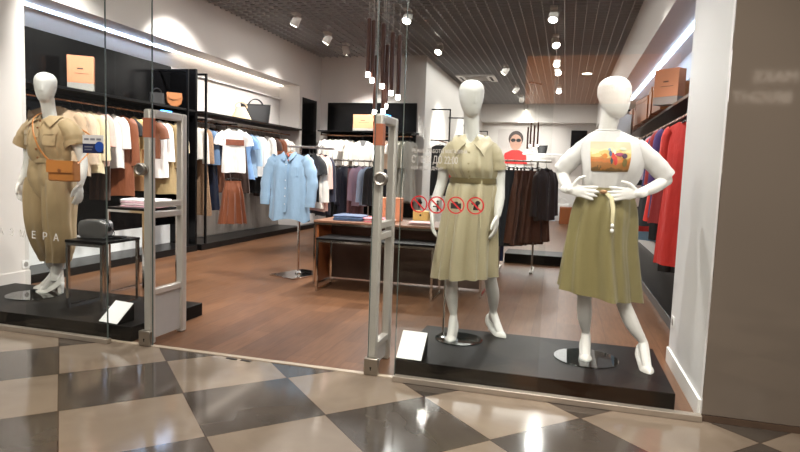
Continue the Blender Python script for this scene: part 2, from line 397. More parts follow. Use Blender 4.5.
# window spots over the display podiums
spot_light(.75, 3.7, .25, 3.95, 1.1, 100, 'window spotlight over the olive-skirt mannequin', ang=70)
spot_light(-1.1, 3.7, -.66, 4.1, 1.1, 105, 'window spotlight over the shirt-dress mannequin', ang=70)
spot_light(-3.75, 3.7, -4.1, 4.0, 1.2, 120, 'window spotlight over the jumpsuit mannequin', ang=75)
def hall_fill_spot(x, y, tx, ty, tz, power):  # added fill without fixtures, brightens the mannequins' legs from the hall side
    l = bpy.data.lights.new('hall_fill_spot', 'SPOT'); l.energy = power; l.color = WARM; l.spot_size = math.radians(48); l.spot_blend = .8; l.shadow_soft_size = .08
    o = bpy.data.objects.new('hall_fill_spot', l); COL.objects.link(o); o.location = (x, y, 3.85)
    o.rotation_euler = (Vector((tx, ty, tz))-o.location).to_track_quat('-Z', 'Y').to_euler()
hall_fill_spot(.5, 1.2, .25, 3.95, .55, 125); hall_fill_spot(-1.0, 1.2, -.6, 4.1, .55, 125); hall_fill_spot(-3.6, 1.3, -4.05, 4.0, .65, 150)
# recessed round lamp on the far right
e = empty('downlight', (.33, 14.2, ZC), 0, 'round recessed downlight in the orange-lit far right ceiling', 'ceiling lamp')
MB().lathe([(.13, 0), (.13, -.02), (.10, -.02), (.10, -.005)], n=24).build('ring', LAMPBODY, e)
MB().lathe([(.099, -.006), (.099, -.018)], n=24).build('lens', emit_mat('downlight_glow', (255, 244, 225), 8), e)
# air conditioner cassette
e = empty('air_conditioner', (-2.22, 14.75, ZC), 0, 'white square air conditioner cassette in the grid ceiling', 'air conditioner')
MB().box(-.46, .46, -.46, .46, -.035, -.001).build('panel', WHITEP, e, bevel=.01)
MB().box(-.26, .26, -.26, .26, -.045, -.036).build('grille', GREYC, e)
for k in range(4):
    a = k*PI/2; M = Matrix.Rotation(a, 4, 'Z')
    MB().box(-.3, .3, .33, .39, -.040, -.034, M).build('louvre', HOLE, e)
# pendants
BROWNT = mat('pendant_brown', (72, 42, 32), .35, .3)
PGLOW = emit_mat('pendant_glow', (255, 248, 238), 9)
plabels = ['left-hand and highest', 'second from the left, touching the highest tube', 'single tube left of the gap', 'front tube on the right of the cluster', 'right-hand outer tube', 'low tube behind the right-hand pair', 'lowest left tube just above the security gate', 'short low tube in the centre above the gate']
def pendant(x, y, z, L, label, group):
    e = empty('pendant_lamp', (x, y, ZC), 0, label, 'pendant lamp', group)
    zb = z-ZC
    MB().tube([(0, 0, 0), (0, 0, -.02)], .045, 16).build('ceiling_cup', BROWNT, e)
    MB().tube([(0, 0, -.02), (0, 0, zb+L)], .003, 6).build('cable', STEEL, e)
    MB().tube([(0, 0, zb+.045), (0, 0, zb+L-.01), (0, 0, zb+L)], [.0215, .0215, .012], 14).build('tube', BROWNT, e)
    MB().lathe([(.019, zb), (.022, zb+.004), (.022, zb+.043), (.018, zb+.045)], n=14).build('diffuser', PGLOW, e)
for i, (x, z, dy, L) in enumerate(((-1.912, 2.161, 0, .56), (-1.867, 2.113, .05, .60), (-1.764, 2.05, 0, .62), (-1.67, 1.984, 0, .60), (-1.60, 1.932, -.1, .60), (-1.72, 1.869, .1, .62), (-1.83, 1.816, .15, .58), (-1.745, 1.817, .08, .40))):
    Y = 5.6+dy; pendant(x*Y/5.6 if dy else x, Y, z, L, 'slim brown pendant lamp, '+plabels[i], 'slim pendant lamps over the tables')
for x, z, i in ((-.976, 1.87, 0), (-.915, 2.0, 1), (-.83, 1.93, 2), (-.745, 2.02, 3)):
    pendant(x, 15.5+.1*i, z, .62, 'distant slim pendant lamp between the right mannequins, '+['left and lowest tip', 'second from left', 'third from left', 'right-hand and highest tip'][i], 'distant pendant lamps')

# ------------------------------------------------------------------ display podiums, cards, security gates
PODW = mat('podium_dark_wood', (15, 13, 12), .42, var=.25, scale=5, stretch=(1, 9, 9), spec=.08)
def podium(name, x0, x1, y0, y1, h, label):
    o = MB().box(0, x1-x0, 0, y1-y0, 0, h).build(name, PODW, bevel=.004); o.location = (x0, y0, 0); return tag(o, label, 'podium')
podium('display_podium', -.945, .648, 3.445, 4.33, .106, 'low black display podium under the two dressed mannequins on the right')
podium('display_podium', -4.83, -2.86, 3.44, 4.29, .106, 'low black display podium behind the left glass with the jumpsuit mannequin')
def card(x, y, z, w, d, h, rz, label):
    e = empty('display_card', (x, y, z), rz, label, 'display card')
    MB().add([(-w/2, 0, .003), (w/2, 0, .003), (w/2, d, .003), (-w/2, d, .003), (-w/2, d, h), (w/2, d, h)], [(0, 1, 2, 3), (2, 5, 4, 3), (0, 4, 5, 1), (1, 5, 2), (0, 3, 4)]).build('holder', BLACK, e)
    n = Vector((0, -h, d)).normalized()*.003
    MB().sheet([[Vector((s*(w/2-.002), t*d, t*h+.003))+n for s in (-1, 1)] for t in (.01, .99)], .003).build('card_face', mat('white_card', (246, 246, 246), .35, var=.005), e)
    return e
card(-.862, 3.462, .106, .165, .13, .145, math.radians(-3), 'white slanted card on black holder at the corner of the right podium')
card(-3.075, 3.462, .106, .18, .15, .125, math.radians(-8), 'white slanted card on black holder on the left podium')

LEDB = emit_mat('blue_led', (60, 150, 255), 6)
STICK = mat('orange_sticker', (186, 112, 84), .4)
def gate(x, y0, y1, H, rails, label):
    e = empty('security_gate', (x, (y0+y1)/2, 0), 0, label, 'security gate', None)
    a, b = y0-(y0+y1)/2, y1-(y0+y1)/2; w = .028
    MB().box(-w, w, a, a+.058, 0, H).build('front_post', ALU, e, bevel=.012)
    MB().box(-w, w, b-.058, b, 0, H).build('rear_post', ALU, e, bevel=.012)
    MB().box(-w, w, a+.058, b-.058, H-.055, H).build('top_bar', ALU, e, bevel=.01)
    for z in rails: MB().box(-w*.8, w*.8, a+.058, b-.058, z-.022, z+.022).build('crossbar', ALU, e, bevel=.006)
    MB().box(-.006, .006, a+.058, b-.058, .03, rails[-1]-.02).build('lower_panel', mat('gate_panel', (176, 174, 172), .3), e)
    MB().box(-w-.002, w+.002, a-.0015, a+.05, H-.19, H-.06).build('sticker', STICK, e)
    MB().box(-w*.3, w*.3, -.05, .05, H-.001, H+.008).build('indicator_light', LEDB, e)
    return e
gate(-2.725, 3.435, 3.845, 1.615, (.97, .90, .36), 'grey aluminium security gate at the left of the entrance, before the pink clothes')
gate(-1.10, 3.45, 3.80, 1.60, (.92, .85, .16), 'grey aluminium security gate in the middle, left of the shirt-dress mannequin')

# ------------------------------------------------------------------ tables
def sled_table(name, loc, w, d, h, m, top_m, label, rz=0, top_t=.022, mid=False):
    e = empty(name, loc, rz, label, 'table')
    MB().box(0, w, 0, d, h-top_t, h).build('table_top', top_m, e, bevel=.003)
    q = .022
    for x in (0.004, w-q-.004):
        for y in (0.004, d-q-.004): MB().box(x, x+q, y, y+q, 0, h-top_t).build('leg', m, e)
        MB().box(x, x+q, .004+q, d-q-.004, 0, q).build('floor_bar', m, e)
    MB().box(.004+q, w-q-.004, .004, .004+q, h-top_t-q, h-top_t-.0005).build('top_rail', m, e)
    return e
sled_table('side_table', (-3.70, 3.72, .106), .35, .42, .535, CHROME, BLACK, 'small black-topped table with chrome legs on the left podium, under the silver bag')
sled_table('side_table', (-4.13, 4.64, 0), .42, .52, .83, CHROME, BLACK, 'taller black-topped chrome table behind the left gate, holding folded pink clothes')
tA = sled_table('console_table', (-2.60, 5.95, 0), 1.85, .72, .70, CHROME, mat('table_top_wood', (128, 92, 72), .3, var=.2, scale=5, stretch=(1, 8, 1)), 'long chrome-framed table with wooden end panel, carrying jeans and a tan box')
MB().box(.03, .05, .03, .69, .02, .675).build('end_panel', WOODP, tA)
MB().box(.05, 1.80, .40, .42, .02, .675).build('back_panel', mat('table_back', (84, 66, 58), .35, var=.2), tA)
sled_table('console_table', (-2.42, 5.60, 0), 1.24, .42, .555, CHROME, BLACK, 'lower black-topped chrome table nested in front of the long table')

# ------------------------------------------------------------------ goods on the tables
def stack_cloth(name, loc, w, d, layers, th, label, cat, group, rz=0, rim=True):
    e = empty(name, loc, rz, label, cat, group); z = 0
    for k, c in enumerate(layers):
        dx, dy = random.uniform(-.01, .01), random.uniform(-.01, .01); mb = MB(); n = 20; rings = []
        for t, s in ((0, .93), (.25, 1), (.75, 1), (1, .93)):
            rr = []
            for i in range(n):
                a = 2*PI*i/n; cx, sy = math.cos(a), math.sin(a)
                x = w/2*s*math.copysign(abs(cx)**.35, cx)+dx; y = d/2*s*math.copysign(abs(sy)**.35, sy)+dy
                rr.append((x, y, z+th*t+.003*math.sin(7*x*20+k)*(t > .5)))
            rings.append(rr)
        mb.loft(rings).build('folded_layer', cloth(c), e); z += th+.0015
    return e
DEN = (62, 86, 120)
g_ = 'folded clothes on the tables'
stack_cloth('folded_jeans', (-2.27, 6.22, .70), .36, .30, [DEN, (78, 104, 140), (50, 70, 102)], .018, 'stack of folded blue jeans at the left end of the long table', 'folded jeans', g_, .1)
stack_cloth('folded_shirt', (-1.92, 6.18, .70), .30, .28, [(206, 120, 130), (236, 226, 222), (200, 110, 122)], .014, 'folded pink and white striped tops between the jeans and the middle gate', 'folded clothes', g_, -.1)
stack_cloth('folded_shirt', (-1.45, 6.18, .70), .26, .26, [(228, 200, 196), (216, 180, 180)], .014, 'folded pale pink top left of the yellow box on the long table', 'folded clothes', g_, .05)
stack_cloth('folded_shirt', (-1.02, 6.20, .70), .30, .28, [(235, 232, 226), (226, 222, 216)], .02, 'folded white top on the long table beside the shirt-dress mannequin', 'folded clothes', g_, .0)
stack_cloth('folded_shirt', (-3.88, 4.90, .83), .40, .34, [(236, 190, 204), (244, 226, 230), (238, 200, 212), (246, 236, 238)], .017, 'stack of folded pink and white clothes on the tall side table at left', 'folded clothes', g_, .2)
def gift_box(name, loc, w, d, h, m, label, rz=0, hole=True, marks=0, cat='box'):
    e = empty(name, loc, rz, label, cat)
    MB().box(-w/2, w/2, -d/2, d/2, 0, h).build('box_body', m, e, bevel=.004)
    if hole: MB().tube([(0, -d/2-.001, h*.66), (0, -d/2+.003, h*.66)], .012, 14).build('thumb_hole', HOLE, e)
    if marks: MB().box(-w*.16, w*.12, -d/2-.0012, -d/2+.002, h*.5, h*.535).box(-w*.06, w*.06, -d/2-.0012, -d/2+.002, h*.36, h*.385).build('printed_lines', PEARL, e)
    return e
gift_box('gift_box', (-1.88, 6.42, .70), .27, .14, .26, PEACH, 'tan cardboard box with a small round hole on the long table behind the gate', hole=True, marks=1)
gift_box('gift_box', (-1.51, 6.42, .70), .17, .13, .13, mat('yellow_card', (226, 188, 110), .5), 'small pale yellow box on the long table left of the shirt-dress mannequin', hole=True)
# silver camera bag
def camera_bag(loc, label):
    e = empty('camera_bag', loc, math.radians(12), label, 'bag')
    SIL = mat('silver_leather', (128, 126, 126), .3, .6, bump=.1); DK = mat('black_leather', (20, 19, 19), .45, spec=.3)
    rings = []
    for y, s in ((-.065, .86), (-.055, 1), (.055, 1), (.065, .86)):
        rings.append([(.112*s*math.copysign(abs(math.cos(2*PI*k/28))**.45, math.cos(2*PI*k/28)), y, .075+.075*s*math.copysign(abs(math.sin(2*PI*k/28))**.55, math.sin(2*PI*k/28))) for k in range(28)])
    MB().loft(rings).build('bag_body', SIL, e)
    zp = [(.111*math.copysign(abs(math.cos(2*PI*k/40))**.45, math.cos(2*PI*k/40)), 0, .075+.0765*math.copysign(abs(math.sin(2*PI*k/40))**.55, math.sin(2*PI*k/40))) for k in range(0, 21)]
    MB().tube(zp, .005, 6, up=(0, 1, 0)).build('zip', DK, e)
    MB().box(.106, .119, -.02, .02, .06, .10).build('strap_tab', DK, e, bevel=.003)
    MB().tube([(.115, 0, .10), (.14, .02, .05), (.145, .0, .012), (.11, -.085, .008), (0, -.10, .008), (-.10, -.09, .008)], .006, 6, flat=.6).build('strap', DK, e)
camera_bag((-3.57, 3.90, .642), 'silver and black boxy camera bag on the small side table at left')

# ------------------------------------------------------------------ boxes and bags on the rack shelves
def sign_box(x, y, z, w, d, h, rz, label, base=.07):
    e = empty('display_box', (x, y, z), rz, label, 'box')
    MB().box(-w/2, w/2, -d/2, d/2, base, h).build('box_body', PEACH, e, bevel=.003)
    MB().box(-w/2, w/2, -d/2, d/2, 0, base-.001).build('grey_base', GREYC, e, bevel=.002)
    MB().box(-w*.12, w*.10, -d/2-.0015, -d/2+.001, h*.62, h*.66).box(-w*.22, w*.30, -d/2-.0015, -d/2+.001, h*.5, h*.515).build('printed_lines', PEARL, e)
    return e
sign_box(-5.36, 5.66, 2.02, .27, .14, .40, math.radians(38), 'peach display box with grey base on the left rack shelf, above the jumpsuit mannequin', .10)
sign_box(-4.07, 11.82, 2.06, .44, .2, .33, 0, 'peach display box on the back wall rack shelf, behind the middle gate', .05)
sign_box(1.08, 7.45, 2.12, .30, .14, .40, math.radians(-42), 'peach display box with grey base on the right rack shelf beside the white pillar', .09)
def tote(name, loc, rz, w, h, d, m, label, handle=True, flare=1.15):
    e = empty(name, loc, rz, label, 'bag'); rings = []
    for t in (0, .06, .35, .7, 1):
        s = 1+(flare-1)*t; dd = d*(1-.55*t)
        rings.append([(w/2*s*math.copysign(abs(math.cos(2*PI*k/24))**.4, math.cos(2*PI*k/24)), dd/2*math.copysign(abs(math.sin(2*PI*k/24))**.5, math.sin(2*PI*k/24)), h*t+(.03*abs(math.cos(2*PI*k/24))**3 if t == 1 and flare > 1 else 0)) for k in range(24)])
    MB().loft(rings).build('bag_body', m, e)
    if handle:
        for sy in (-1, 1):
            MB().tube([(w*.25*math.cos(a)*1.1, sy*d*.16, h*.93+h*.42*math.sin(a)) for a in [PI*k/12 for k in range(13)]], .008, 6).build('handle', m, e)
    return e
BLKL = mat('black_leather', (20, 19, 19), .45, spec=.3)
tote('tote_bag', (-5.32, 9.55, 2.02), math.radians(40), .46, .30, .16, BLKL, 'black leather tote with winged top on the shelf above the white shirts')
tote('handbag', (-5.32, 9.06, 2.02), math.radians(38), .36, .22, .12, mat('cream_leather', (226, 196, 158), .5), 'cream pointed handbag on the shelf left of the black tote', True, .35)
e = empty('saddle_bag', (-5.22, 7.14, 2.02), math.radians(40), 'tan rounded saddle bag on the rack shelf before the black fin wall', 'bag')
pf = [(.10, .19), (.105, .12), (.09, .05), (.05, .008), (0, .0), (-.05, .008), (-.09, .05), (-.105, .12), (-.10, .19)]
CAR = mat('caramel_leather', (158, 100, 56), .45)
MB().loft([[(x*k, y, .095+(z-.095)*k) for x, z in pf] for y, k in ((-.05, .9), (-.04, 1), (.04, 1), (.05, .9))]).build('bag_body', CAR, e)
MB().sheet([[(x, -.053-.004*t, .192-.10*t*(1-(x/.1)**2*.5)) for x in (-.10, -.05, 0, .05, .10)] for t in (0, .5, 1)], .005).build('flap', CAR, e)
tote('clutch_bag', (-5.22, 6.78, 2.02), math.radians(40), .2, .15, .1, BLKL, 'small black bag left of the tan saddle bag on the rack shelf', True, .9)
# cartons coloured for the orange glass reflection on the black panel; white bag below
BRN = mat('reflection_brown', (150, 88, 42), .5, var=.1)
for i in range(7):
    e = empty('carton', (1.20, 8.15+i*.62, 2.12), math.radians([3, -4, 2, 5, -3, 0, 4][i]), 'carton painted reflection-brown on the right rack shelf, '+['next to the peach display box', 'second from the peach display box', 'third from the peach display box', 'fourth from the peach display box', 'fifth from the peach display box', 'sixth, behind the mannequin head', 'last and farthest of the row'][i], 'carton', 'cartons painted with the orange reflection on the right shelf')
    h = [.34, .36, .33, .37, .32, .35, .33][i]
    MB().box(-.16, .16, -.26, .26, 0, h-.02).build('box_body', BRN, e, bevel=.003)
    MB().box(-.165, .165, -.265, .265, h-.055, h).build('lid', BRN, e, bevel=.004)
e = empty('paper_bag', (.84, 10.2, 1.92), math.radians(-20), 'white paper bag hanging on the right rack behind the mannequin shoulder', 'bag')
MB().box(-.13, .13, -.05, .05, 0, .36).build('bag_body', WHITEP, e); MB().tube([(-.05, -.02, .36), (-.04, 0, .45), (.04, 0, .45), (.05, -.02, .36)], .004, 6).build('handle', WHITEP, e)

# ------------------------------------------------------------------ racks
def wall_rack(name, xs, xw, y0, y1, ys, zrail, zshelf, label, sgn=1, shelf=True, zt=2.56):
    """black frame uprights standing out from a wall, a hanging rail and a shelf; xs = front x, xw = wall x"""
    e = empty(name, (xs, y0, 0), 0, label, 'clothes rack')
    q = .014; X = lambda v: v-xs; W = X(xw)
    for y in ys:
        yy = y-y0
        MB().box(-q, q, yy-q, yy+q, .09, zt).box(min(0, W), max(0, W), yy-q, yy+q, zt-2*q, zt).build('upright', BLACKMET, e)
    xr = (.42*xs+.58*xw) if xs < 0 else 1.10
    if abs(xw-xs) > .7: xr = xs+(xw-xs)*.45
    MB().tube([(X(xr), 0, zrail), (X(xr), y1-y0, zrail)], .014, 12).build('hanging_rail', COPPER, e)
    for y in ys:
        MB().box(min(0, W), max(0, W), y-y0-.008, y-y0+.008, zrail-.012, zrail+.012).build('bracket', BLACKMET, e)
    if shelf:
        MB().box(min(0, W)+(.16 if xs > 0 else 0), max(0, W), 0, y1-y0, zshelf-.03, zshelf).build('shelf', BLACK if xs < 0 else mat('shelf_brown', (84, 58, 42), .4), e)
    return e, xr
r1, XA = wall_rack('clothes_rack', -5.12, XLW+.03, 4.5, 7.48, (4.55, 7.3), 1.91, 2.02, 'black wall rack with copper rail and shelf in the left black niche')
r2, XB_ = wall_rack('clothes_rack', -5.08, XLW+.03, 7.62, 11.0, (7.68,), 1.90, 2.02, 'black framed wall rack with shelf in the white left niche')
r3, XC = wall_rack('clothes_rack', .95, XRW-.03, 4.6, 12.5, (12.0,), 1.90, 2.12, 'long wall rack with shelf along the right wall behind the olive-skirt mannequin')
e = empty('clothes_rack', (-4.95, 11.6, 0), 0, 'wall rack with copper rail on the black panel of the back wall', 'clothes rack')
MB().tube([(0, 0, 1.95), (1.96, 0, 1.95)], .014, 12).build('hanging_rail', COPPER, e)
for x in (.02, .98, 1.93):
    MB().box(x-.012, x+.012, 0, .41, 1.99, 2.014).box(x-.012, x+.012, -.012, .012, 1.94, 2.014).build('bracket', BLACKMET, e)
MB().box(-.05, 2.0, -.06, .41, 2.02, 2.045).build('shelf', BLACK, e)
r4, XD = wall_rack('clothes_rack', -2.45, XS, 12.6, 19.5, (12.7, 14.6, 16.8, 19.0), 1.95, 2.1, 'black framed wall rack on the inner side wall behind the shirt-dress mannequin', shelf=False, zt=2.62)

def floor_rail(loc, L, H, rz, label, m=CHROME):
    e = empty('garment_rail', loc, rz, label, 'clothes rack')
    MB().tube([(0, 0, H), (L, 0, H)], .0125, 12).build('hanging_rail', m, e)
    for x in (.18, L-.18):
        MB().tube([(x, 0, .025), (x, 0, H)], .0125, 10).build('post', m, e)
        MB().box(x-.02, x+.02, -.25, .25, 0, .025).build('foot', m, e)
    return e
floor_rail((-3.80, 9.0, 0), .98, 1.40, 0, 'chrome garment rail with long dark clothes behind the jeans table', STEEL)
floor_rail((-.98, 8.0, 0), .80, 1.45, 0, 'chrome garment rail with black and brown skirts between the right mannequins', STEEL)
tag(MB().box(-.5, .5, -.28, .28, 0, .14).build('display_podium', PODW, bevel=.004), 'low dark plinth on the floor under the brown skirts', 'podium').location = (-.28, 8.9, 0)
# T-stand with the blue shirt
STX, STY = -2.97, 6.38
e = empty('garment_stand', (STX, STY, 0), 0, 'chrome two-arm garment stand on a square plate, holding the light blue shirt', 'clothes rack')
MB().box(-.19, .20, -.27, .27, 0, .018, Matrix.Rotation(math.radians(-20), 4, 'Z')).build('base_plate', CHROME, e, bevel=.004)
MB().tube([(0, 0, .018), (0, 0, 1.50)], .0145, 12).build('pole', CHROME, e)
MB().lathe([(.035, .018), (.035, .03), (.016, .05)], n=16).build('collar', CHROME, e)
AD = Vector((.58, .815, 0))
MB().box(-.012, .012, -.17, .46, 1.485, 1.51, Matrix.Rotation(math.atan2(-AD.x, AD.y), 4, 'Z')).build('arm', STEEL, e, bevel=.003)

# ------------------------------------------------------------------ hanging clothes
HANG = mat('hanger_black', (30, 27, 25), .4); HANGW = mat('hanger_wood', (186, 132, 84), .45)
def hanger_mb(sh, slope, rail_r=.014):
    mb = MB(); R = rail_r+.004
    pts = [(R*math.cos(a), 0, R*math.sin(a)) for a in [math.radians(q) for q in range(-20, 200, 20)]]
    pts += [(-R*.9, 0, -.018), (0, 0, -.04), (0, 0, -.075)]
    mb.tube(pts, .0026, 6)
    P = [(-sh+.012, 0, -.092-slope), (-sh*.5, 0, -.092-slope*.42), (0, 0, -.078), (sh*.5, 0, -.092-slope*.42), (sh-.012, 0, -.092-slope)]
    mb.tube(P, [.006, .008, .009, .008, .006], 8, flat=.7)
    return mb
def shell(mb, sh, waist, hem, L, d, slope, neck, folds, amp, ph, top, dip=.05, nv=14, nu=40, wl=.45, hemwave=.0, cx=0., vneck=0.):
    vs = []; fs = []
    for j in range(nv+1):
        v = j/nv
        if v < .08: w = sh*(1+.03*v/.08)
        elif v < wl: t = (v-.08)/(wl-.08); t = t*t*(3-2*t); w = sh*1.03*(1-t)+waist*t
        else: t = (v-wl)/(1-wl); w = waist*(1-t)+hem*t
        dd = d*(.35+.65*min(1, v*6))*(1+.35*v)
        for i in range(nu):
            a = 2*PI*i/nu; c, s = math.cos(a), math.sin(a)
            x = w*math.copysign(abs(c)**.75, c); y = dd*math.copysign(abs(s)**.75, s)
            f = min(1., v*2.2)
            y += amp*f*(math.sin(folds*c*2.4+ph+(0 if s > 0 else 1.7))+.5*math.sin(folds*1.9*c+2*ph))
            x *= 1+.03*f*math.sin(3*ph+5*v)
            ax = abs(x)
            if ax < neck:
                q = 1-(ax/neck)**2
                zt = top-(dip*q if s < 0 else dip*.25*q) - (vneck*(1-ax/neck) if s < 0 else 0)
            else: zt = top-slope*(ax-neck)/max(.02, sh-neck)
            z = zt*(1-v)+(top-slope*.2)*v-v*L+hemwave*v*math.sin(4*a+ph)
            vs.append((x+cx, y, z))
    for j in range(nv):
        for i in range(nu):
            k = (i+1) % nu; fs.append((j*nu+i, j*nu+k, (j+1)*nu+k, (j+1)*nu+i))
    mb.add(vs, fs)
def sleeve(mb, sx, sh, top, slope, L, r=.055, flat=.5, out=.05, flare=1.):
    p, rr = smooth_path([(sx*(sh-.035), 0, top-slope*.8-.03), (sx*(sh+.012), 0, top-slope-.075), (sx*(sh+out*.7), 0, top-slope-L*.5), (sx*(sh+out), -.005, top-slope-L)], [r*.9, r, r*.95, r*flare], 10)
    mb.tube(p, rr, 14, flat=flat, up=(0, 1, 0), cap=False)
KINDS = {  # sh, waist, hem, L, depth, slope, neck, sleeve length, sleeve radius
    'jacket': (.205, .20, .215, .68, .045, .055, .075, .55, .060),
    'coat':   (.205, .20, .235, 1.05, .045, .055, .075, .56, .062),
    'shirt':  (.200, .20, .215, .66, .035, .05, .07, .50, .055),
    'tshirt': (.195, .20, .21, .60, .032, .045, .08, .20, .072),
    'blouse': (.190, .19, .21, .58, .035, .045, .075, .36, .062),
    'dress':  (.185, .16, .25, 1.10, .035, .045, .075, .22, .060),
    'gown':   (.185, .17, .24, 1.30, .028, .045, .075, .50, .055),
    'vest':   (.165, .18, .20, .56, .035, .04, .07, 0, 0),
    'skirt':  (.15, .20, .26, .72, .035, 0, .0, 0, 0),
    'trousers': (.12, .12, .11, .98, .03, 0, .0, 0, 0)}
NAMES = {'jacket': 'jacket', 'coat': 'coat', 'shirt': 'shirt', 'tshirt': 't_shirt', 'blouse': 'blouse', 'dress': 'dress', 'gown': 'long_dress', 'vest': 'vest', 'skirt': 'skirt', 'trousers': 'trousers'}
CNT = [0]
def hang(kind, x, y, z, rz, m, label, group, L=None, w=1., folds=3, amp=.006, trim=None, light=False):
    CNT[0] += 1; ph = CNT[0]*1.7
    sh, wa, he, L0, d, sl, nk, sL, sr = KINDS[kind]; L = L or L0
    w *= random.uniform(.90, 1.06); sl *= random.uniform(.85, 1.35); amp *= random.uniform(1., 1.9); d *= random.uniform(.8, 1.05)
    sh, wa, he = sh*w, wa*w, he*w
    e = empty(NAMES[kind], (x, y, z), rz, label, NAMES[kind].replace('_', ' '), group)
    hm = HANGW if light else HANG
    if kind in ('skirt', 'trousers'):
        h = hanger_mb(sh+.02, .01)
        for s in (-1, 1): h.box(s*sh*.75-.008, s*sh*.75+.008, -.011, .011, -.135, -.09)
        h.build('hanger', hm, e)
        mb = MB()
        if kind == 'skirt': shell(mb, sh, wa, he, L, d, 0, 0, folds+2, amp*1.5, ph, -.125, 0, wl=.35)
        else:
            for s in (-1, 1): shell(mb, .062*w, .07*w, .062*w, L, d*.8, 0, 0, 2, amp*.6, ph+s, -.125, 0, nu=24, cx=s*.058*w)
        mb.build('garment_body', m, e, ang=60)
        MB().loft([[(sh*1.02*math.copysign(abs(math.cos(2*PI*k/24))**.75, math.cos(2*PI*k/24)), d*.5*math.sin(2*PI*k/24), zz) for k in range(24)] for zz in (-.122, -.165)], cap=False).build('waistband', trim or m, e)
    else:
        hanger_mb(sh, sl).build('hanger', hm, e)
        mb = MB(); shell(mb, sh, wa, he, L, d, sl, nk, folds, amp, ph, -.085, wl=.42 if L < .9 else .34, hemwave=.006)
        mb.build('garment_body', m, e, ang=60)
        if sL:
            for s in (-1, 1):
                q = MB(); sleeve(q, s, sh, -.085, sl, sL, sr, .5, .045 if sL > .3 else .07); q.build('sleeve', m, e, ang=60)
        if trim is not None:
            MB().sheet([[(sx*nk*.95*(1-t*.55), -.012-d*.55*t, -.083-.01*t-.10*t) for sx in (-1, -.4, .4, 1)] for t in (0, .5, 1)], .006).build('collar', trim, e)
    return e
def K(c, r=.75, **k): return cloth(c, r, **k)
BEIGE, CREAM, KHAKI, WHITE, OFFW = K((196, 168, 138)), K((232, 216, 180)), K((168, 146, 104)), K((240, 238, 234)), K((228, 222, 212))
BRRN, RUST, DKBR, BLK, NAVY = K((112, 64, 38), .55), K((132, 74, 44), .5), K((62, 40, 30)), K((20, 20, 22)), K((30, 34, 52))
BLUE, LBLUE, DENIM, GREY, MAUVE, LILAC = K((120, 158, 206)), K((170, 200, 226)), K((96, 124, 158)), K((98, 98, 98)), K((158, 112, 118)), K((176, 150, 168))
TANC, PINK, RED, PURP, SAGE, DKGR = K((206, 160, 112)), K((222, 186, 176)), K((214, 42, 30), .6), K((74, 46, 110)), K((176, 172, 156)), K((46, 50, 54))
GOLD = K((222, 190, 128)); LACE = mat('lace_brown', (150, 120, 92), .8, var=.5, scale=60, bump=.6, bscale=90); SHINE = mat('shiny_navy', (34, 40, 56), .25, var=.4, scale=12, bump=.4, bscale=40)
FLORAL = mat('floral_white', (232, 226, 218), .7, var=.35, scale=30)
G1, G2 = 'clothes on the left black-niche rack', 'clothes on the left white-niche rack'
R_ = math.radians
n1 = [  # kind, y, rz, material, length, label
 ('jacket', 5.30, 34, BEIGE, .78, 'beige jacket, foremost on the left rack beside the jumpsuit mannequin', BEIGE),
 ('jacket', 5.52, 22, K((214, 190, 166)), .74, 'pale beige jacket behind the foremost beige jacket on the left rack', None),
 ('shirt', 5.70, 20, CREAM, .70, 'cream shirt behind the blue and white door sticker', None),
 ('blouse', 5.84, 14, PINK, .62, 'dusty pink blouse right of the blue and white door sticker', None),
 ('trousers', 5.95, 10, DKBR, 1.0, 'dark brown trousers below the pink blouse on the left rack', None),
 ('blouse', 6.07, 12, WHITE, .64, 'white draped blouse on the left rack at the glass edge', None),
 ('coat', 6.20, 14, RUST, .98, 'rust brown coat right of the white blouse on the left rack', None),
 ('tshirt', 6.31, 8, BLK, .5, 'black top with shiny shoulders between the rust coat and the yellow blouse', None),
 ('blouse', 6.43, 14, GOLD, .74, 'pale yellow silky blouse on the left rack before the gate post', None),
 ('skirt', 6.55, 10, TANC, .9, 'tan skirt hanging just behind the pale yellow blouse', None),
 ('vest', 6.66, 12, OFFW, .56, 'off-white vest behind the left gate front post', None),
 ('tshirt', 6.78, 10, BRRN, .5, 'brown leather top seen through the left security gate', None),
 ('shirt', 6.92, 24, WHITE, .76, 'white long blouse framed by the left security gate', None),
 ('coat', 7.06, 12, KHAKI, .98, 'khaki coat behind the white blouse in the left gate frame', None),
 ('tshirt', 7.17, 8, BLK, .5, 'black top behind the khaki coat in the left gate frame', None),
 ('blouse', 7.28, 12, CREAM, .6, 'cream blouse at the rear post of the left security gate', None),
]
for k, y, r, m, L, lab, tr in n1: hang(k, XA, y, 1.91, R_(r), m, lab, G1, L=L, trim=tr, w=1.2 if y < 5.4 else 1.)
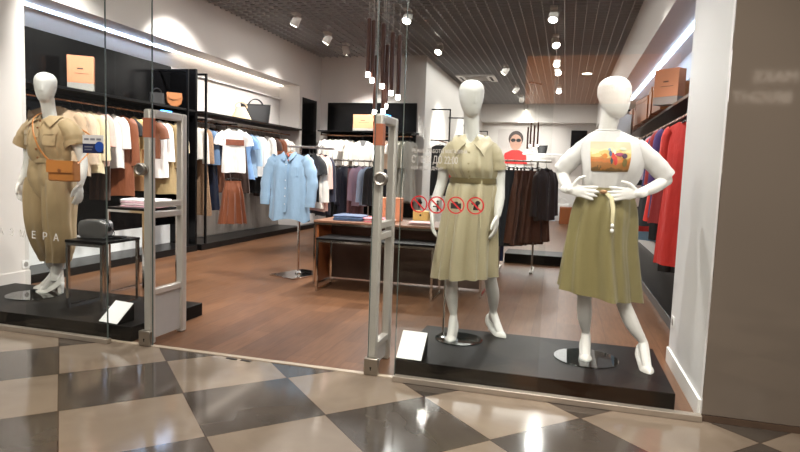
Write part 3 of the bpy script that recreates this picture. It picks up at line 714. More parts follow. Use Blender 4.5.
n2 = [
 ('shirt', 7.70, 14, OFFW, .48, 'white cropped shirt first on the rack past the black fin wall', None),
 ('vest', 7.78, 18, TANC, .46, 'tan vest beside the white cropped shirt past the black fin wall', None),
 ('gown', 7.87, 14, LACE, 1.32, 'long brown lace dress just right of the left security gate', None),
 ('shirt', 7.99, 16, DENIM, .55, 'pale denim shirt next to the black upright of the white niche', None),
 ('gown', 8.08, 16, SHINE, 1.25, 'long shiny navy dress between the lace dress and the rust dress', None),
 ('dress', 8.24, 18, BRRN, .98, 'rust brown dress left of the white tee with brown stripe', None),
 ('dress', 8.40, 14, DKBR, .95, 'dark brown dress behind the white tee with brown stripe', None),
 ('skirt', 9.0, 10, DKBR, .98, 'dark brown skirt hanging under the light blue dress', None),
 ('dress', 9.16, 24, BLUE, .78, 'light blue short dress right of the white tee with brown stripe', None),
 ('shirt', 9.34, 12, LBLUE, .74, 'pale blue shirt behind the light blue short dress', None),
 ('shirt', 9.52, 18, WHITE, .72, 'white shirt under the cream handbag shelf', None),
 ('skirt', 9.70, 10, BLK, 1.0, 'black skirt under the white shirts of the white niche', None),
 ('blouse', 9.86, 20, FLORAL, .62, 'white blouse with faint floral print under the black tote', None),
 ('dress', 10.05, 10, DKBR, 1.1, 'dark brown dress behind the floral blouse', None),
 ('shirt', 10.26, 22, RUST, .6, 'rust orange shirt at the far end of the white niche', None),
 ('tshirt', 10.46, 16, WHITE, .6, 'white tee just right of the rust orange shirt', None),
 ('shirt', 10.64, 14, OFFW, .6, 'off-white shirt last on the white niche rack', None),
]
for k, y, r, m, L, lab, tr in n2: hang(k, XB_, y, 1.90, R_(r), m, lab, G2, L=L, trim=tr)
# face-out set in front of the white niche
MB().tube([(-.20, .58, 1.88), (.20, .58, 1.88)], .011, 10).tube([(.02, .58, 1.88), (.02, .58, 1.14), (.06, .58, 1.14), (.18, .58, 1.14)], .007, 8).build('display_arm', BLACKMET, r2)
tee = hang('tshirt', -4.93, 8.2, 1.90, R_(48), WHITE, 'white tee with a brown stripe print, facing out above the rust skirt', None, L=.66, w=.90)
MB().sheet([[(x, -.048-.012*(1-abs(x)/.17), z) for x in (-.14, -.07, 0, .07, .14)] for z in (-.25, -.34)], .004).build('printed_stripe', mat('stripe_print', (128, 72, 52), .6, var=.5, scale=40), tee)
hang('skirt', -4.94, 8.2, 1.14, R_(48), RUST, 'rust orange satin skirt hanging below the white tee with brown stripe', None, L=.66, w=.92, folds=4, amp=.011)

# back wall rack
GB, GL = 'clothes on the back wall rack', 'clothes on the garment rail behind the tables'
nb = [('shirt', -4.80, 70, WHITE, .6, 'white shirt at the left end of the back wall rack'), ('blouse', -4.68, 66, OFFW, .6, 'off-white blouse second on the back wall rack'),
      ('shirt', -4.56, 70, WHITE, .62, 'white shirt third on the back wall rack'), ('blouse', -4.43, 60, WHITE, .6, 'white blouse fourth on the back wall rack'), ('tshirt', -4.31, 62, OFFW, .55, 'off-white tee left of the face-out blouse on the back wall'),
      ('blouse', -3.58, 64, WHITE, .62, 'white blouse seen inside the middle gate on the back wall'), ('shirt', -3.46, 60, K((206, 180, 160)), .66, 'beige shirt seen inside the middle gate on the back wall'),
      ('dress', -3.34, 62, OFFW, .8, 'off-white dress just right of the middle gate on the back wall'), ('gown', -3.22, 66, SAGE, 1.22, 'long grey-green dress first of three at the right end of the back wall'),
      ('gown', -3.12, 64, K((160, 158, 146)), 1.24, 'long grey dress second of three at the right end of the back wall'), ('gown', -3.03, 66, K((188, 184, 172)), 1.2, 'long pale grey dress at the right end of the back wall')]
for k, x, r, m, L, lab in nb: hang(k, x, 11.6, 1.95, R_(r), m, lab, GB, L=L)
hang('blouse', -3.98, 11.50, 1.93, R_(8), K((222, 218, 208)), 'white v-neck blouse facing out in the centre of the back wall rack', None, L=.52, w=1.1, trim=GREY)
nl = [('coat', -3.74, 72, DKGR, .8, 'charcoal coat at the left end of the garment rail behind the jeans'), ('trousers', -3.62, 70, K((150, 100, 84)), .86, 'brown-pink trousers near the left end of the garment rail'),
      ('coat', -3.53, 66, BLK, .84, 'long black coat left of centre on the garment rail'), ('dress', -3.44, 70, BLK, .88, 'black dress in the middle of the garment rail'), ('coat', -3.35, 66, NAVY, .8, 'navy coat right of the black dress on the garment rail'),
      ('trousers', -3.26, 62, MAUVE, .70, 'mauve trousers left of the lilac shirt on the garment rail'), ('trousers', -3.18, 64, K((110, 76, 84)), .74, 'dusky plum trousers beside the mauve trousers'),
      ('shirt', -3.08, 50, LILAC, .62, 'lilac shirt behind the tan box on the garment rail'), ('shirt', -2.97, 56, K((178, 196, 222)), .6, 'pale blue shirt inside the middle gate on the garment rail'), ('jacket', -2.87, 62, BLK, .6, 'black jacket at the right end of the garment rail')]
for k, x, r, m, L, lab in nl: hang(k, x, 9.0, 1.40, R_(r), m, lab, GL, L=L)
# stand arm: dark tops behind the blue shirt
for i, (k, t, m, L, lab) in enumerate((('tshirt', .12, BLK, .55, 'black tee behind the light blue shirt on the garment stand'), ('shirt', .17, OFFW, .62, 'white shirt third on the garment stand'),
                                      ('blouse', .22, PINK, .66, 'pale pink blouse fourth on the garment stand'), ('shirt', .28, NAVY, .70, 'navy shirt at the far end of the garment stand'))):
    hang(k, STX+AD.x*t, STY+AD.y*t, 1.51, R_(-35+14), m, lab, 'dark and light tops on the garment stand', L=L, w=.86)
# middle rail: skirts
GM = 'skirts on the rail between the right mannequins'
for k, x, r, m, L, lab in (('gown', -.935, 50, RED, 1.05, 'red dress beside the arm of the shirt-dress mannequin, leftmost on the skirt rail'), ('trousers', -.835, 50, K((28, 46, 104)), 1.22, 'long royal blue trousers hanging lowest on the skirt rail'), ('skirt', -.745, 50, K((34, 36, 40), .5), .92, 'black shiny skirt next to the blue trousers on the skirt rail'),
                          ('skirt', -.645, 44, DKGR, 1.0, 'long dark grey skirt on the rail between the right mannequins'), ('skirt', -.53, 42, K((96, 56, 34), .5), .95, 'brown leather skirt beside the long dark grey skirt'),
                          ('skirt', -.435, 44, K((84, 48, 30), .5), .97, 'dark brown leather skirt in the middle of the brown skirts'), ('skirt', -.34, 46, K((90, 52, 32), .55), .93, 'brown skirt right of the dark brown leather skirt'),
                          ('jacket', -.245, 56, K((52, 36, 28)), .66, 'very dark brown jacket at the right end of the skirt rail')):
    hang(k, x, 8.0, 1.45, R_(r), m, lab, GM, L=L, folds=3, amp=.009)
# right wall rack
GR = 'clothes on the right wall rack'
for k, y, r, m, L, lab, w in (('gown', 6.02, -50, RED, 1.34, 'long bright red dress at the white pillar on the right rack', 1.15), ('coat', 6.42, -30, PURP, .62, 'short purple coat peeking out behind the long red dress', 1.05),
                          ('trousers', 6.58, -20, BLK, 1.45, 'long black trousers hanging behind the red dress on the right rack', 1.1), ('coat', 6.74, -26, K((150, 30, 30), .6), 1.0, 'dark red coat behind the purple coat on the right rack', 1.0),
                          ('coat', 6.95, -20, K((32, 44, 104)), .95, 'royal blue coat behind the dark red coat on the right rack', 1.0), ('dress', 7.15, -18, RED, 1.0, 'shorter red dress behind the royal blue coat', 1.0),
                          ('trousers', 7.35, -14, BLK, 1.2, 'black trousers below the lilac shirt on the right rack', 1.1), ('shirt', 7.52, -22, LILAC, .7, 'lilac shirt on the right rack behind the red clothes', 1.0),
                          ('coat', 7.8, -16, DKGR, 1.1, 'charcoal coat on the right rack behind the mannequin elbow', 1.0), ('dress', 8.1, -18, K((190, 34, 28), .6), 1.2, 'red dress on the right rack near the mannequin skirt', .95),
                          ('shirt', 8.4, -18, WHITE, .9, 'white shirt on the right rack behind the mannequin elbow gap', 1.0), ('coat', 8.7, -14, BLK, 1.1, 'black coat deep in the right rack', 1.0),
                          ('dress', 9.05, -18, K((150, 190, 220)), 1.4, 'long pale blue dress deep in the right rack', 1.0), ('coat', 9.4, -14, K((24, 24, 26)), 1.2, 'long black coat behind the pale blue dress', 1.0),
                          ('coat', 9.8, -14, DKBR, 1.1, 'dark brown coat at the far visible end of the right rack', 1.0), ('coat', 10.2, -14, BLK, 1.1, 'last black coat of the right rack, behind the raised elbow', 1.0)):
    hang(k, XC-(.05 if k == 'gown' else 0), y, 1.90, R_(r), m, lab, GR, L=L, w=w)
# side wall rack behind the shirt-dress mannequin
for i, (k, y, m, L, lab) in enumerate((('coat', 12.9, BLK, 1.1, 'black coat first on the inner side wall rack'), ('jacket', 13.2, RED, .7, 'red jacket on the inner side wall rack'), ('coat', 13.5, DKGR, 1.1, 'charcoal coat behind the red jacket on the side wall rack'),
                                      ('dress', 13.9, BLK, 1.1, 'black dress on the inner side wall rack'), ('shirt', 14.3, WHITE, .7, 'white shirt on the inner side wall rack'), ('coat', 14.9, NAVY, 1.0, 'navy coat on the inner side wall rack'), ('jacket', 15.4, OFFW, .7, 'off-white jacket at the far part of the side wall rack'))):
    hang(k, XD, y, 1.95, R_(14), m, lab, 'clothes on the inner side wall rack', L=L)

# ------------------------------------------------------------------ light blue shirt (front of the stand)
SB = K((136, 166, 192), .8)
e = empty('shirt', (STX-AD.x*.13, STY-AD.y*.13, 1.51), R_(-12), 'light blue button shirt facing out on the chrome garment stand', 'shirt')
hanger_mb(.21, .05).build('hanger', HANGW, e)
mb = MB(); shell(mb, .235, .262, .275, .76, .060, .055, .075, 4, .011, .8, -.085, .05, nv=22, nu=60, hemwave=.02, vneck=.05); mb.build('garment_body', SB, e, ang=60)
for s in (-1, 1):
    q = MB(); p, rr = smooth_path([(s*.20, 0, -.15), (s*.262, -.005, -.22), (s*.325, -.02, -.42), (s*.325, -.045, -.66)], [.064, .076, .074, .062], 14)
    rr = [r*(1+.10*math.sin(i*2.1)) for i, r in enumerate(rr)]
    q.tube(p, rr, 16, flat=.6, up=(0, 1, 0), cap=False); sl_ = q.build('sleeve', SB, e, ang=60)
    MB().tube([p[-1]+Vector((0, 0, .035)), p[-1]+Vector((0, -.003, -.03))], [.066, .061], 16, flat=.6, up=(0, 1, 0), cap=False).build('cuff', SB, sl_)
    MB().sheet([[(s*.015, -.052, -.15), (s*.05, -.045, -.10), (s*.085, -.01, -.072)], [(s*.04, -.066, -.185), (s*.085, -.06, -.150), (s*.105, -.02, -.098)]], .006).build('collar', SB, e)
pl = MB().sheet([[(-.018, -.0685-.02*t-.006*math.sin(6*t), -.18-.58*t), (.018, -.0685-.02*t-.006*math.sin(6*t), -.18-.58*t)] for t in [k/8 for k in range(9)]], .006).build('placket', SB, e)
for k in range(6): MB().tube([(0, -.078-.02*(k/6), -.22-.09*k), (0, -.073-.02*(k/6), -.22-.09*k)], .006, 10).build('button', WHITEP, e)
MB().sheet([[(.07, -.071, -.25), (.155, -.060, -.25)], [(.07, -.074, -.35), (.155, -.064, -.35)]], .005).build('chest_pocket', SB, e)
part(MB().tube([(-.03, -.012, -.10), (0, -.03, -.13), (.03, -.012, -.10), (.0, -.035, -.18)], .012, 8).build('neck_scarf', K((186, 96, 70)), e), 'rust scarf tied in the collar')

# ------------------------------------------------------------------ mannequins
V = Vector
def limb(mb, pts, rad, n=14, m=18, flat=1., up=None):
    p, r = smooth_path(pts, rad, m); mb.tube(p, r, n, flat, up, ends=True)
def hand(mb, wrist, d, nrm, thumb, curl=.35, spread=.10, sc=1., tdir=None):
    """d: finger direction, nrm: palm side (fingers curl towards it), thumb: thumb side"""
    wrist, d = V(wrist), V(d).normalized(); nrm = V(nrm); nrm = (nrm-d*nrm.dot(d)).normalized()
    t = V(thumb); t = (t-d*t.dot(d)-nrm*t.dot(nrm)).normalized()
    P = [wrist-d*.03*sc, wrist+d*.02*sc, wrist+d*.048*sc, wrist+d*.066*sc]
    p, r = smooth_path(P, [.026*sc, .030*sc, .038*sc, .036*sc], 8); mb.tube(p, r, 14, flat=.42, up=nrm, ends=True)
    for off, L, s in ((.028, .078, 1.2), (.0095, .088, .3), (-.0095, .082, -.4), (-.027, .064, -1.3)):
        q = wrist+d*.080*sc+t*off*sc; dd = (d+t*spread*s*.8).normalized(); pts = [q-dd*.02*sc, q]; a = curl*.6
        for k, l in enumerate((.42, .32, .26)):
            dirv = dd*math.cos(a)+nrm*math.sin(a); q = q+dirv*L*l*sc; pts.append(q); a += curl*(1.0 if k == 0 else .8)
        mb.tube(pts, [.0098*sc, .0102*sc, .0098*sc, .0094*sc, .0084*sc], 10, ends=True)
    td = V(tdir).normalized() if tdir is not None else (d*.72+t*.62+nrm*.28).normalized()
    q = wrist+d*.018*sc+t*.024*sc
    mb.tube([q, q+td*.035*sc+t*.006*sc, q+td*.062*sc, q+(td+d*.25).normalized()*.088*sc], [.0145*sc, .0130*sc, .0115*sc, .0095*sc], 10, ends=True)
def head(mb, c, yaw, tilt=0., roll=0., s=1.):
    """smooth egg head with only a soft brow and nose; yaw 0 looks towards -Y"""
    M = Euler((tilt, roll, yaw), 'XYZ').to_matrix(); c = V(c); rings = []
    for z, w, dp, sh in ((-.122, .016, .020, -.030), (-.116, .034, .040, -.028), (-.098, .050, .060, -.022), (-.066, .064, .080, -.014), (-.025, .076, .094, -.004), (.015, .083, .102, .003), (.055, .084, .102, .006), (.085, .076, .090, .008), (.107, .055, .066, .008), (.118, .030, .036, .008), (.121, .012, .016, .008)):
        rings.append([c+M@V((w*s*math.cos(2*PI*k/24), (sh+dp*math.sin(2*PI*k/24))*s, z*s)) for k in range(24)])
    mb.loft(rings)
    Q = lambda *p: c+M@V([a*s for a in p])
    mb.tube([Q(0, -.090, .040), Q(0, -.094, .0), Q(0, -.093, -.030), Q(0, -.080, -.045)], [.004, .008, .011, .006], 10, ends=True)
    mb.tube([Q(-.045, -.078, .030), Q(-.02, -.091, .040), Q(0, -.094, .041), Q(.02, -.091, .040), Q(.045, -.078, .030)], [.004, .006, .006, .006, .004], 8, ends=True)
def ank(ankle, toe, hz=.075):
    """ankle joint that belongs to a toe on the ground, keeping the foot's direction"""
    d = V((toe[0]-ankle[0], toe[1]-ankle[1], 0)).normalized()
    return tuple(V(toe)-d*.172+V((0, 0, hz+.075)))
def foot(mb, ankle, toe, hz=.075):
    """a foot standing on a high heel: ankle, toe tip on the ground"""
    a, t = V(ankle), V(toe); d = V((t.x-a.x, t.y-a.y, 0)).normalized(); L = .215
    ball = V((t.x, t.y, t.z+.018))-d*.062; heel = V((t.x, t.y, t.z+hz+.018))-d*.205
    mb.tube([heel+d*.022+V((0, 0, .055)), heel+d*.012+V((0, 0, .018)), heel+d*.03], [.024, .025, .022], 12, ends=True)
    p, r = smooth_path([a, heel+d*.050+V((0, 0, .030)), (heel+ball)/2+d*.015+V((0, 0, .022)), ball+V((0, 0, .006)), V((t.x, t.y, t.z+.010))-d*.022], [.027, .031, .031, .027, .011], 16)
    mb.tube(p, r, 14, flat=.82, up=(0, 0, 1), ends=True)
    return heel, ball, d
def shoe(parent, org, ankle, toe, block, hz=.075):
    a, t = V(ankle), V(toe); d = V((t.x-a.x, t.y-a.y, 0)).normalized(); side = V((-d.y, d.x, 0))
    ball = V((t.x, t.y, t.z))-d*.062; heel = V((t.x, t.y, t.z+hz))-d*.205
    o = V(org); rows = []
    # upper: open pump shell lofted along the foot
    for u in [k/12 for k in range(13)]:
        if u < .6: c = heel.lerp(ball, u/.6); c.z = t.z+hz*(1-u/.6)**1.6
        else: c = ball.lerp(t, (u-.6)/.4); c.z = t.z
        c = c-d*.03*(1-u)
        w = [.026, .034, .035, .034, .034, .035, .037, .040, .041, .038, .031, .020, .007][round(u*12)]
        h = [.050, .052, .046, .038, .032, .030, .032, .036, .040, .038, .032, .024, .014][round(u*12)]*(1.6 if block and u < .5 else 1)
        rows.append([c-o+side*w*math.cos(b)+V((0, 0, h*math.sin(b))) for b in [PI*k/10 for k in range(11)]])
    tip = t+d*.004-o+V((0, 0, .006)); rows.append([r.lerp(tip, .75) for r in rows[-1]])
    mb = MB(); mb.loft(rows, close=False, cap=True)
    mb.sheet([[r[0]+V((0, 0, .0)), r[-1]] for r in rows], .006)
    e = mb.build('shoe', SHOE, parent)
    hp = heel-d*.015-o
    if block: MB().loft([[hp+V((0, 0, .008))+d*.022*sx+side*.022*sy for sx, sy in ((-1, -1), (1, -1), (1, 1), (-1, 1))], [V((hp.x, hp.y, t.z-o.z))+d*(.014*sx)+side*.018*sy for sx, sy in ((-1, -1), (1, -1), (1, 1), (-1, 1))]]).build('heel', SHOE, e)
    else: MB().tube([hp+V((0, 0, .01)), hp*.5+V((hp.x, hp.y, t.z-o.z))*.5-d*.004, V((hp.x, hp.y, t.z-o.z))], [.016, .007, .0055], 10).build('heel', SHOE, e)
def fuse(mb, parent, org, m, vox=.0048, name='body'):
    o = V(org); mb.v = [p-o for p in mb.v]; me0 = mb.mesh('tmp')
    t = bpy.data.objects.new('tmp', me0); COL.objects.link(t)
    r = t.modifiers.new('r', 'REMESH'); r.mode = 'VOXEL'; r.voxel_size = vox
    s = t.modifiers.new('s', 'SMOOTH'); s.factor = .5; s.iterations = 5
    dg = bpy.context.evaluated_depsgraph_get(); me = bpy.data.meshes.new_from_object(t.evaluated_get(dg))
    bpy.data.objects.remove(t); me.name = name; me.materials.clear(); me.materials.append(m)
    for p in me.polygons: p.use_smooth = True
    b = bpy.data.objects.new(name, me); COL.objects.link(b); b.parent = parent; return b
def torso(mb, R):
    rows = [catmull([(z, cx, cy, rx, ry) for z, cx, cy, rx, ry in R], k/24) for k in range(25)]
    mb.loft([[(cx+rx*math.cos(2*PI*k/28), cy+ry*math.sin(2*PI*k/28), z) for k in range(28)] for z, cx, cy, rx, ry in rows])
def wrap(R, org, folds, m=30, n=96, a0=0., a1=2*PI, off=0., t0=0., t1=1., ph=0., tilt=None):
    """cloth lofted through rings (z, cx, cy, rx, ry, fold amplitude); folds = [(k, weight, phase)]; returns a point grid"""
    o = V(org); rows = []
    full = abs(a1-a0-2*PI) < 1e-6
    for j in range(m+1):
        t = t0+(t1-t0)*j/m; z, cx, cy, rx, ry, am = catmull(R, t); row = []
        for k in range(n if full else n+1):
            a = a0+(a1-a0)*k/n; f = sum(w*math.sin(kk*a+p+ph+1.2*math.sin(2.3*t+p)) for kk, w, p in folds)
            x = cx+(rx+off+am*f)*math.cos(a); y = cy+(ry+off+am*f)*math.sin(a)
            row.append(V((x, y, z+(tilt(t, a, x-cx, y-cy) if tilt else 0)))-o)
        rows.append(row)
    return rows
def sleeve_tube(pts, rad, org, folds=.05, n=20, m=14, flat=1., up=None):
    o = V(org); p, r = smooth_path(pts, rad, m); mb = MB()
    r = [x*(1+folds*math.sin(1.9*i+x*50)) for i, x in enumerate(r)]
    mb.tube([q-o for q in p], r, n, flat, up, cap=False); return mb
def base(parent, cx, cy, rod, r=.19):
    MB().lathe([(r, 0), (r+.002, .004), (r, .008)], (cx, cy, .0005), n=48).build('base_disc', DISC, parent)
    if rod is not None:
        x, y, z = rod; MB().tube([(x, y, .008), (x, y, z)], .008, 12).lathe([(.022, .008), (.022, .02), (.01, .03)], (x, y, 0), n=14).build('base_rod', CHROME, parent)

def surf(R, t, a, off, folds):
    return wrap(R, (0, 0, 0), folds, m=1, n=1, a0=a, a1=a+.01, off=off, t0=t, t1=t+.001)[0][0]
def collar_wing(parent, org, R, folds, s, m, vt=.34, fall=.13, tip=.10):
    """one half of a turned down collar lying on the bodice: back of the neck to a pointed tip; vt = depth of the open V"""
    o = V(org); g = []
    for i in range(13):
        f = i/12; a = PI/2-s*PI*f*.955
        ti = .01+vt*max(0, (f-.45)/.55)**1.6; w = fall*(.75+.25*f)+tip*max(0, (f-.6)/.4)**2*.6
        a2 = a+s*.42*max(0, (f-.55)/.45)**1.4
        g.append([surf(R, min(.98, ti+w*k), a+(a2-a)*k, .010+.012*math.sin(PI*k*.8)+(.012 if k == 0 else 0), folds)-o for k in (0, .33, .66, 1)])
    return MB().sheet(g, .006).build('collar', m, parent, ang=60)
def loft_open(grid, R_n, vt, m):
    """tube of cloth with a V cut out at the front neck (angle -90 degrees)"""
    rows, n = len(grid), len(grid[0]); fs = []
    for j in range(rows-1):
        for i in range(n):
            a = 2*PI*(i+.5)/n; dv = abs((a-1.5*PI+PI) % (2*PI)-PI); t = (j+.5)/(rows-1)
            if t < vt and dv < .62*(1-t/vt): continue
            k = (i+1) % n; fs.append((j*n+i, j*n+k, (j+1)*n+k, (j+1)*n+i))
    return MB().add([p for r in grid for p in r], fs)
# --- shirt-dress mannequin
DR = mat('sateen_khaki', (180, 168, 138), .42, var=.06, scale=6, bump=.4, bscale=9, bdist=.03, bstretch=(1, 1, .3), sheen=.2)
O2 = (-.64, 4.06, .106); o2 = V(O2)
M2 = empty('mannequin', O2, 0, 'white mannequin in a belted khaki shirt dress on the right podium, hands hanging down', 'mannequin')
b = MB()
head(b, (-.640, 4.04, 1.765), R_(24), R_(4))
limb(b, [(-.628, 4.085, 1.44), (-.632, 4.075, 1.55), (-.640, 4.06, 1.68)], [.066, .052, .054])
torso(b, [(.92, -.62, 4.06, .02, .02), (.95, -.62, 4.06, .135, .10), (1.05, -.615, 4.06, .145, .10), (1.20, -.608, 4.06, .105, .078), (1.32, -.615, 4.05, .125, .095), (1.42, -.622, 4.06, .118, .070), (1.475, -.625, 4.075, .075, .050), (1.51, -.627, 4.08, .03, .03)])
limb(b, [(-.748, 4.075, 1.415), (-.803, 4.085, 1.33), (-.825, 4.09, 1.20), (-.850, 4.06, 1.09), (-.868, 4.01, .985)], [.036, .046, .038, .036, .025])
limb(b, [(-.500, 4.075, 1.42), (-.447, 4.085, 1.33), (-.430, 4.09, 1.20), (-.422, 4.06, 1.09), (-.424, 4.01, .990)], [.036, .046, .038, .036, .025])
hand(b, (-.868, 4.01, .985), (.02, -.10, -1), (1, .1, .05), (.0, -1, -.1), .28, tdir=(.25, -.55, -.8))
hand(b, (-.424, 4.01, .990), (-.06, -.08, -1), (-1, .1, .05), (.0, -1, -.1), .28, tdir=(-.35, -.55, -.8))
A1, T1_ = (-.705, 4.075, .205), (-.700, 3.945, .106); A2, T2_ = (-.425, 4.30, .205), (-.345, 4.20, .106); A1, A2 = ank(A1, T1_), ank(A2, T2_)
limb(b, [(-.685, 4.06, .95), (-.712, 4.05, .74), (-.722, 4.04, .56), (-.722, 4.085, .40), A1], [.085, .066, .045, .046, .0245])
limb(b, [(-.555, 4.07, .95), (-.500, 4.10, .74), (-.470, 4.14, .56), (-.450, 4.24, .40), A2], [.085, .066, .045, .046, .0245])
foot(b, A1, T1_); foot(b, A2, T2_)
fuse(b, M2, O2, WHITEM)
shoe(M2, O2, A1, T1_, False); shoe(M2, O2, A2, T2_, False)
base(M2, -.01, -.02, (-.115, -.07, .45), .165)
FD = [(11, 1, .3), (7, .7, 1.9), (17, .45, .8)]
top_R = [(1.525, -.627, 4.08, .062, .052, 0), (1.505, -.626, 4.078, .105, .062, .001), (1.465, -.624, 4.07, .152, .085, .002), (1.40, -.622, 4.055, .157, .108, .004), (1.30, -.618, 4.045, .163, .125, .007), (1.25, -.610, 4.05, .150, .112, .008), (1.212, -.607, 4.055, .136, .098, .003)]
dress = loft_open(wrap(top_R, O2, FD, m=40, n=120), 0, .34, DR).build('bodice', DR, M2, ang=60)
sk_R = [(1.222, -.607, 4.055, .138, .100, .004), (1.17, -.610, 4.055, .160, .120, .006), (1.05, -.620, 4.06, .166, .145, .011), (.85, -.632, 4.065, .182, .165, .016), (.66, -.645, 4.07, .198, .178, .019), (.545, -.652, 4.075, .206, .183, .022)]
MB().loft(wrap(sk_R, O2, FD, m=30, tilt=lambda t, a, x, y: t*.06*x), cap=False).build('skirt', DR, M2, ang=60)
for s, sx in ((-1, -.622), (1, -.622)):
    sh = V((sx+s*.112, 4.072, 1.448))
    q_ = .8 if s > 0 else 1.; sl = sleeve_tube([sh, sh+V((s*.045*q_, .005, -.06)), sh+V((s*.070*q_, .012, -.150))], [.052, .060, .064], O2, .03).build('sleeve', DR, M2, ang=60)
    MB().tube([sh+V((s*.067*q_, .012, -.132))-o2, sh+V((s*.072*q_, .013, -.160))-o2], [.068, .067], 20, cap=False).build('cuff', DR, sl)
for s in (-1, 1): collar_wing(M2, O2, top_R, FD, s, DR)
MB().loft(wrap([(1.232, -.608, 4.055, .160, .120, .001), (1.196, -.607, 4.055, .160, .120, .001)], O2, [(5, 1, .3)], m=3), cap=False).build('belt', mat('belt_khaki', (112, 98, 66), .45), M2)
MB().tube([(.105, -.108, 1.115), (.115, -.125, 1.02), (.112, -.150, .90), (.125, -.165, .80)], [.007, .006, .006, .005], 8, flat=.5).build('belt_tie', DR, M2)
gp = wrap(top_R, O2, FD, m=22, n=4, a0=-PI/2-.10, a1=-PI/2+.10, off=.006, t0=.42, t1=.97)
MB().sheet(gp, .004).build('placket', DR, M2)
for t in (.50, .62, .74, .86, .95):
    p = wrap(top_R, O2, FD, m=1, n=1, a0=-PI/2, a1=-PI/2+.01, off=.010, t0=t, t1=t+.001)[0][0]
    MB().tube([p+V((0, .002, 0)), p+V((0, -.004, 0))], .006, 10).build('button', K((150, 134, 96)), M2)

# --- mannequin in white tee and olive skirt
OL = mat('olive_satin', (130, 120, 80), .40, var=.06, scale=5, bump=.45, bscale=8, bdist=.03, bstretch=(1, 1, .3), sheen=.15)
TEE = mat('white_jersey', (212, 210, 209), .8, var=.01, bump=.45, bscale=9, bdist=.03, bstretch=(1, 1, .6))
O3 = (.27, 3.90, .106); o3 = V(O3)
M3 = empty('mannequin', O3, 0, 'white mannequin in printed white tee and olive skirt, hands on hips', 'mannequin')
b = MB()
head(b, (.258, 3.875, 1.752), R_(48), R_(-4), R_(6), 1.04)
limb(b, [(.235, 3.92, 1.45), (.232, 3.905, 1.56), (.248, 3.89, 1.67)], [.068, .055, .058])
torso(b, [(.92, .24, 3.90, .02, .02), (.95, .24, 3.90, .14, .10), (1.06, .24, 3.90, .145, .10), (1.20, .245, 3.90, .105, .078), (1.32, .26, 3.89, .13, .095), (1.43, .262, 3.90, .155, .075), (1.495, .245, 3.915, .085, .05), (1.52, .24, 3.92, .03, .03)])
EL, WL = (-.022, 3.945, 1.285), (.028, 3.765, 1.185); ER, WR = (.590, 3.93, 1.265), (.418, 3.750, 1.180)
limb(b, [(.105, 3.91, 1.445), (.040, 3.935, 1.37), EL], [.050, .045, .038]); limb(b, [EL, (.0, 3.858, 1.225), WL], [.037, .036, .025])
limb(b, [(.425, 3.91, 1.455), (.520, 3.93, 1.36), ER], [.050, .045, .038]); limb(b, [ER, (.51, 3.845, 1.215), WR], [.037, .036, .025])
hand(b, WL, (.93, -.14, -.10), (.1, .9, -.1), (.1, -.1, 1), .10, .16, tdir=(.55, -.20, .80))
hand(b, WR, (-.96, -.05, -.06), (-.1, .9, -.1), (.0, -.1, 1), .10, .16, tdir=(-.75, -.20, .55))
A3, T3_ = (.190, 3.985, .205), (.205, 3.895, .106); A4, T4_ = (.535, 3.875, .205), (.556, 3.745, .106)
T3_ = (.195, 3.845, .106); A3, A4 = ank(A3, T3_), ank(A4, T4_)
limb(b, [(.175, 3.91, .95), (.165, 3.91, .72), (.160, 3.91, .53), (.170, 3.94, .38), A3], [.088, .066, .045, .046, .0245])
limb(b, [(.305, 3.91, .95), (.326, 3.92, .74), (.376, 3.905, .54), (.446, 3.895, .38), A4], [.085, .056, .043, .045, .0245])
foot(b, A3, T3_); foot(b, A4, T4_)
fuse(b, M3, O3, WHITEM)
shoe(M3, O3, A3, T3_, False); shoe(M3, O3, A4, T4_, False)
base(M3, -.075, .02, None, .20)
FT = [(5, 1.6, .6), (9, 1.0, 2.1), (3, 1.3, 1.1), (14, .5, .2)]
tee_R = [(1.552, .234, 3.905, .070, .060, 0), (1.535, .238, 3.905, .110, .072, .001), (1.49, .252, 3.90, .172, .092, .002), (1.42, .26, 3.893, .185, .112, .003), (1.33, .262, 3.885, .172, .125, .005), (1.25, .252, 3.888, .150, .112, .007), (1.185, .246, 3.892, .132, .098, .004)]
MB().loft(wrap(tee_R, O3, FT, m=26), cap=False).build('t_shirt', TEE, M3, ang=60)
MB().tube([V((.234+.071*math.cos(2*PI*k/32), 3.905+.061*math.sin(2*PI*k/32), 1.553))-o3 for k in range(33)], .006, 8, up=(0, 0, 1)).build('neck_rib', TEE, M3)
for s, e_ in ((-1, EL), (1, ER)):
    sh = V((.262+s*.135, 3.905, 1.462)); E_ = V(e_); mid = sh.lerp(E_, .55)+V((s*.012, 0, .008))
    sleeve_tube([sh, mid, E_+V((s*.005, .0, .012))], [.058, .060, .056], O3, .03).build('sleeve', TEE, M3, ang=60)
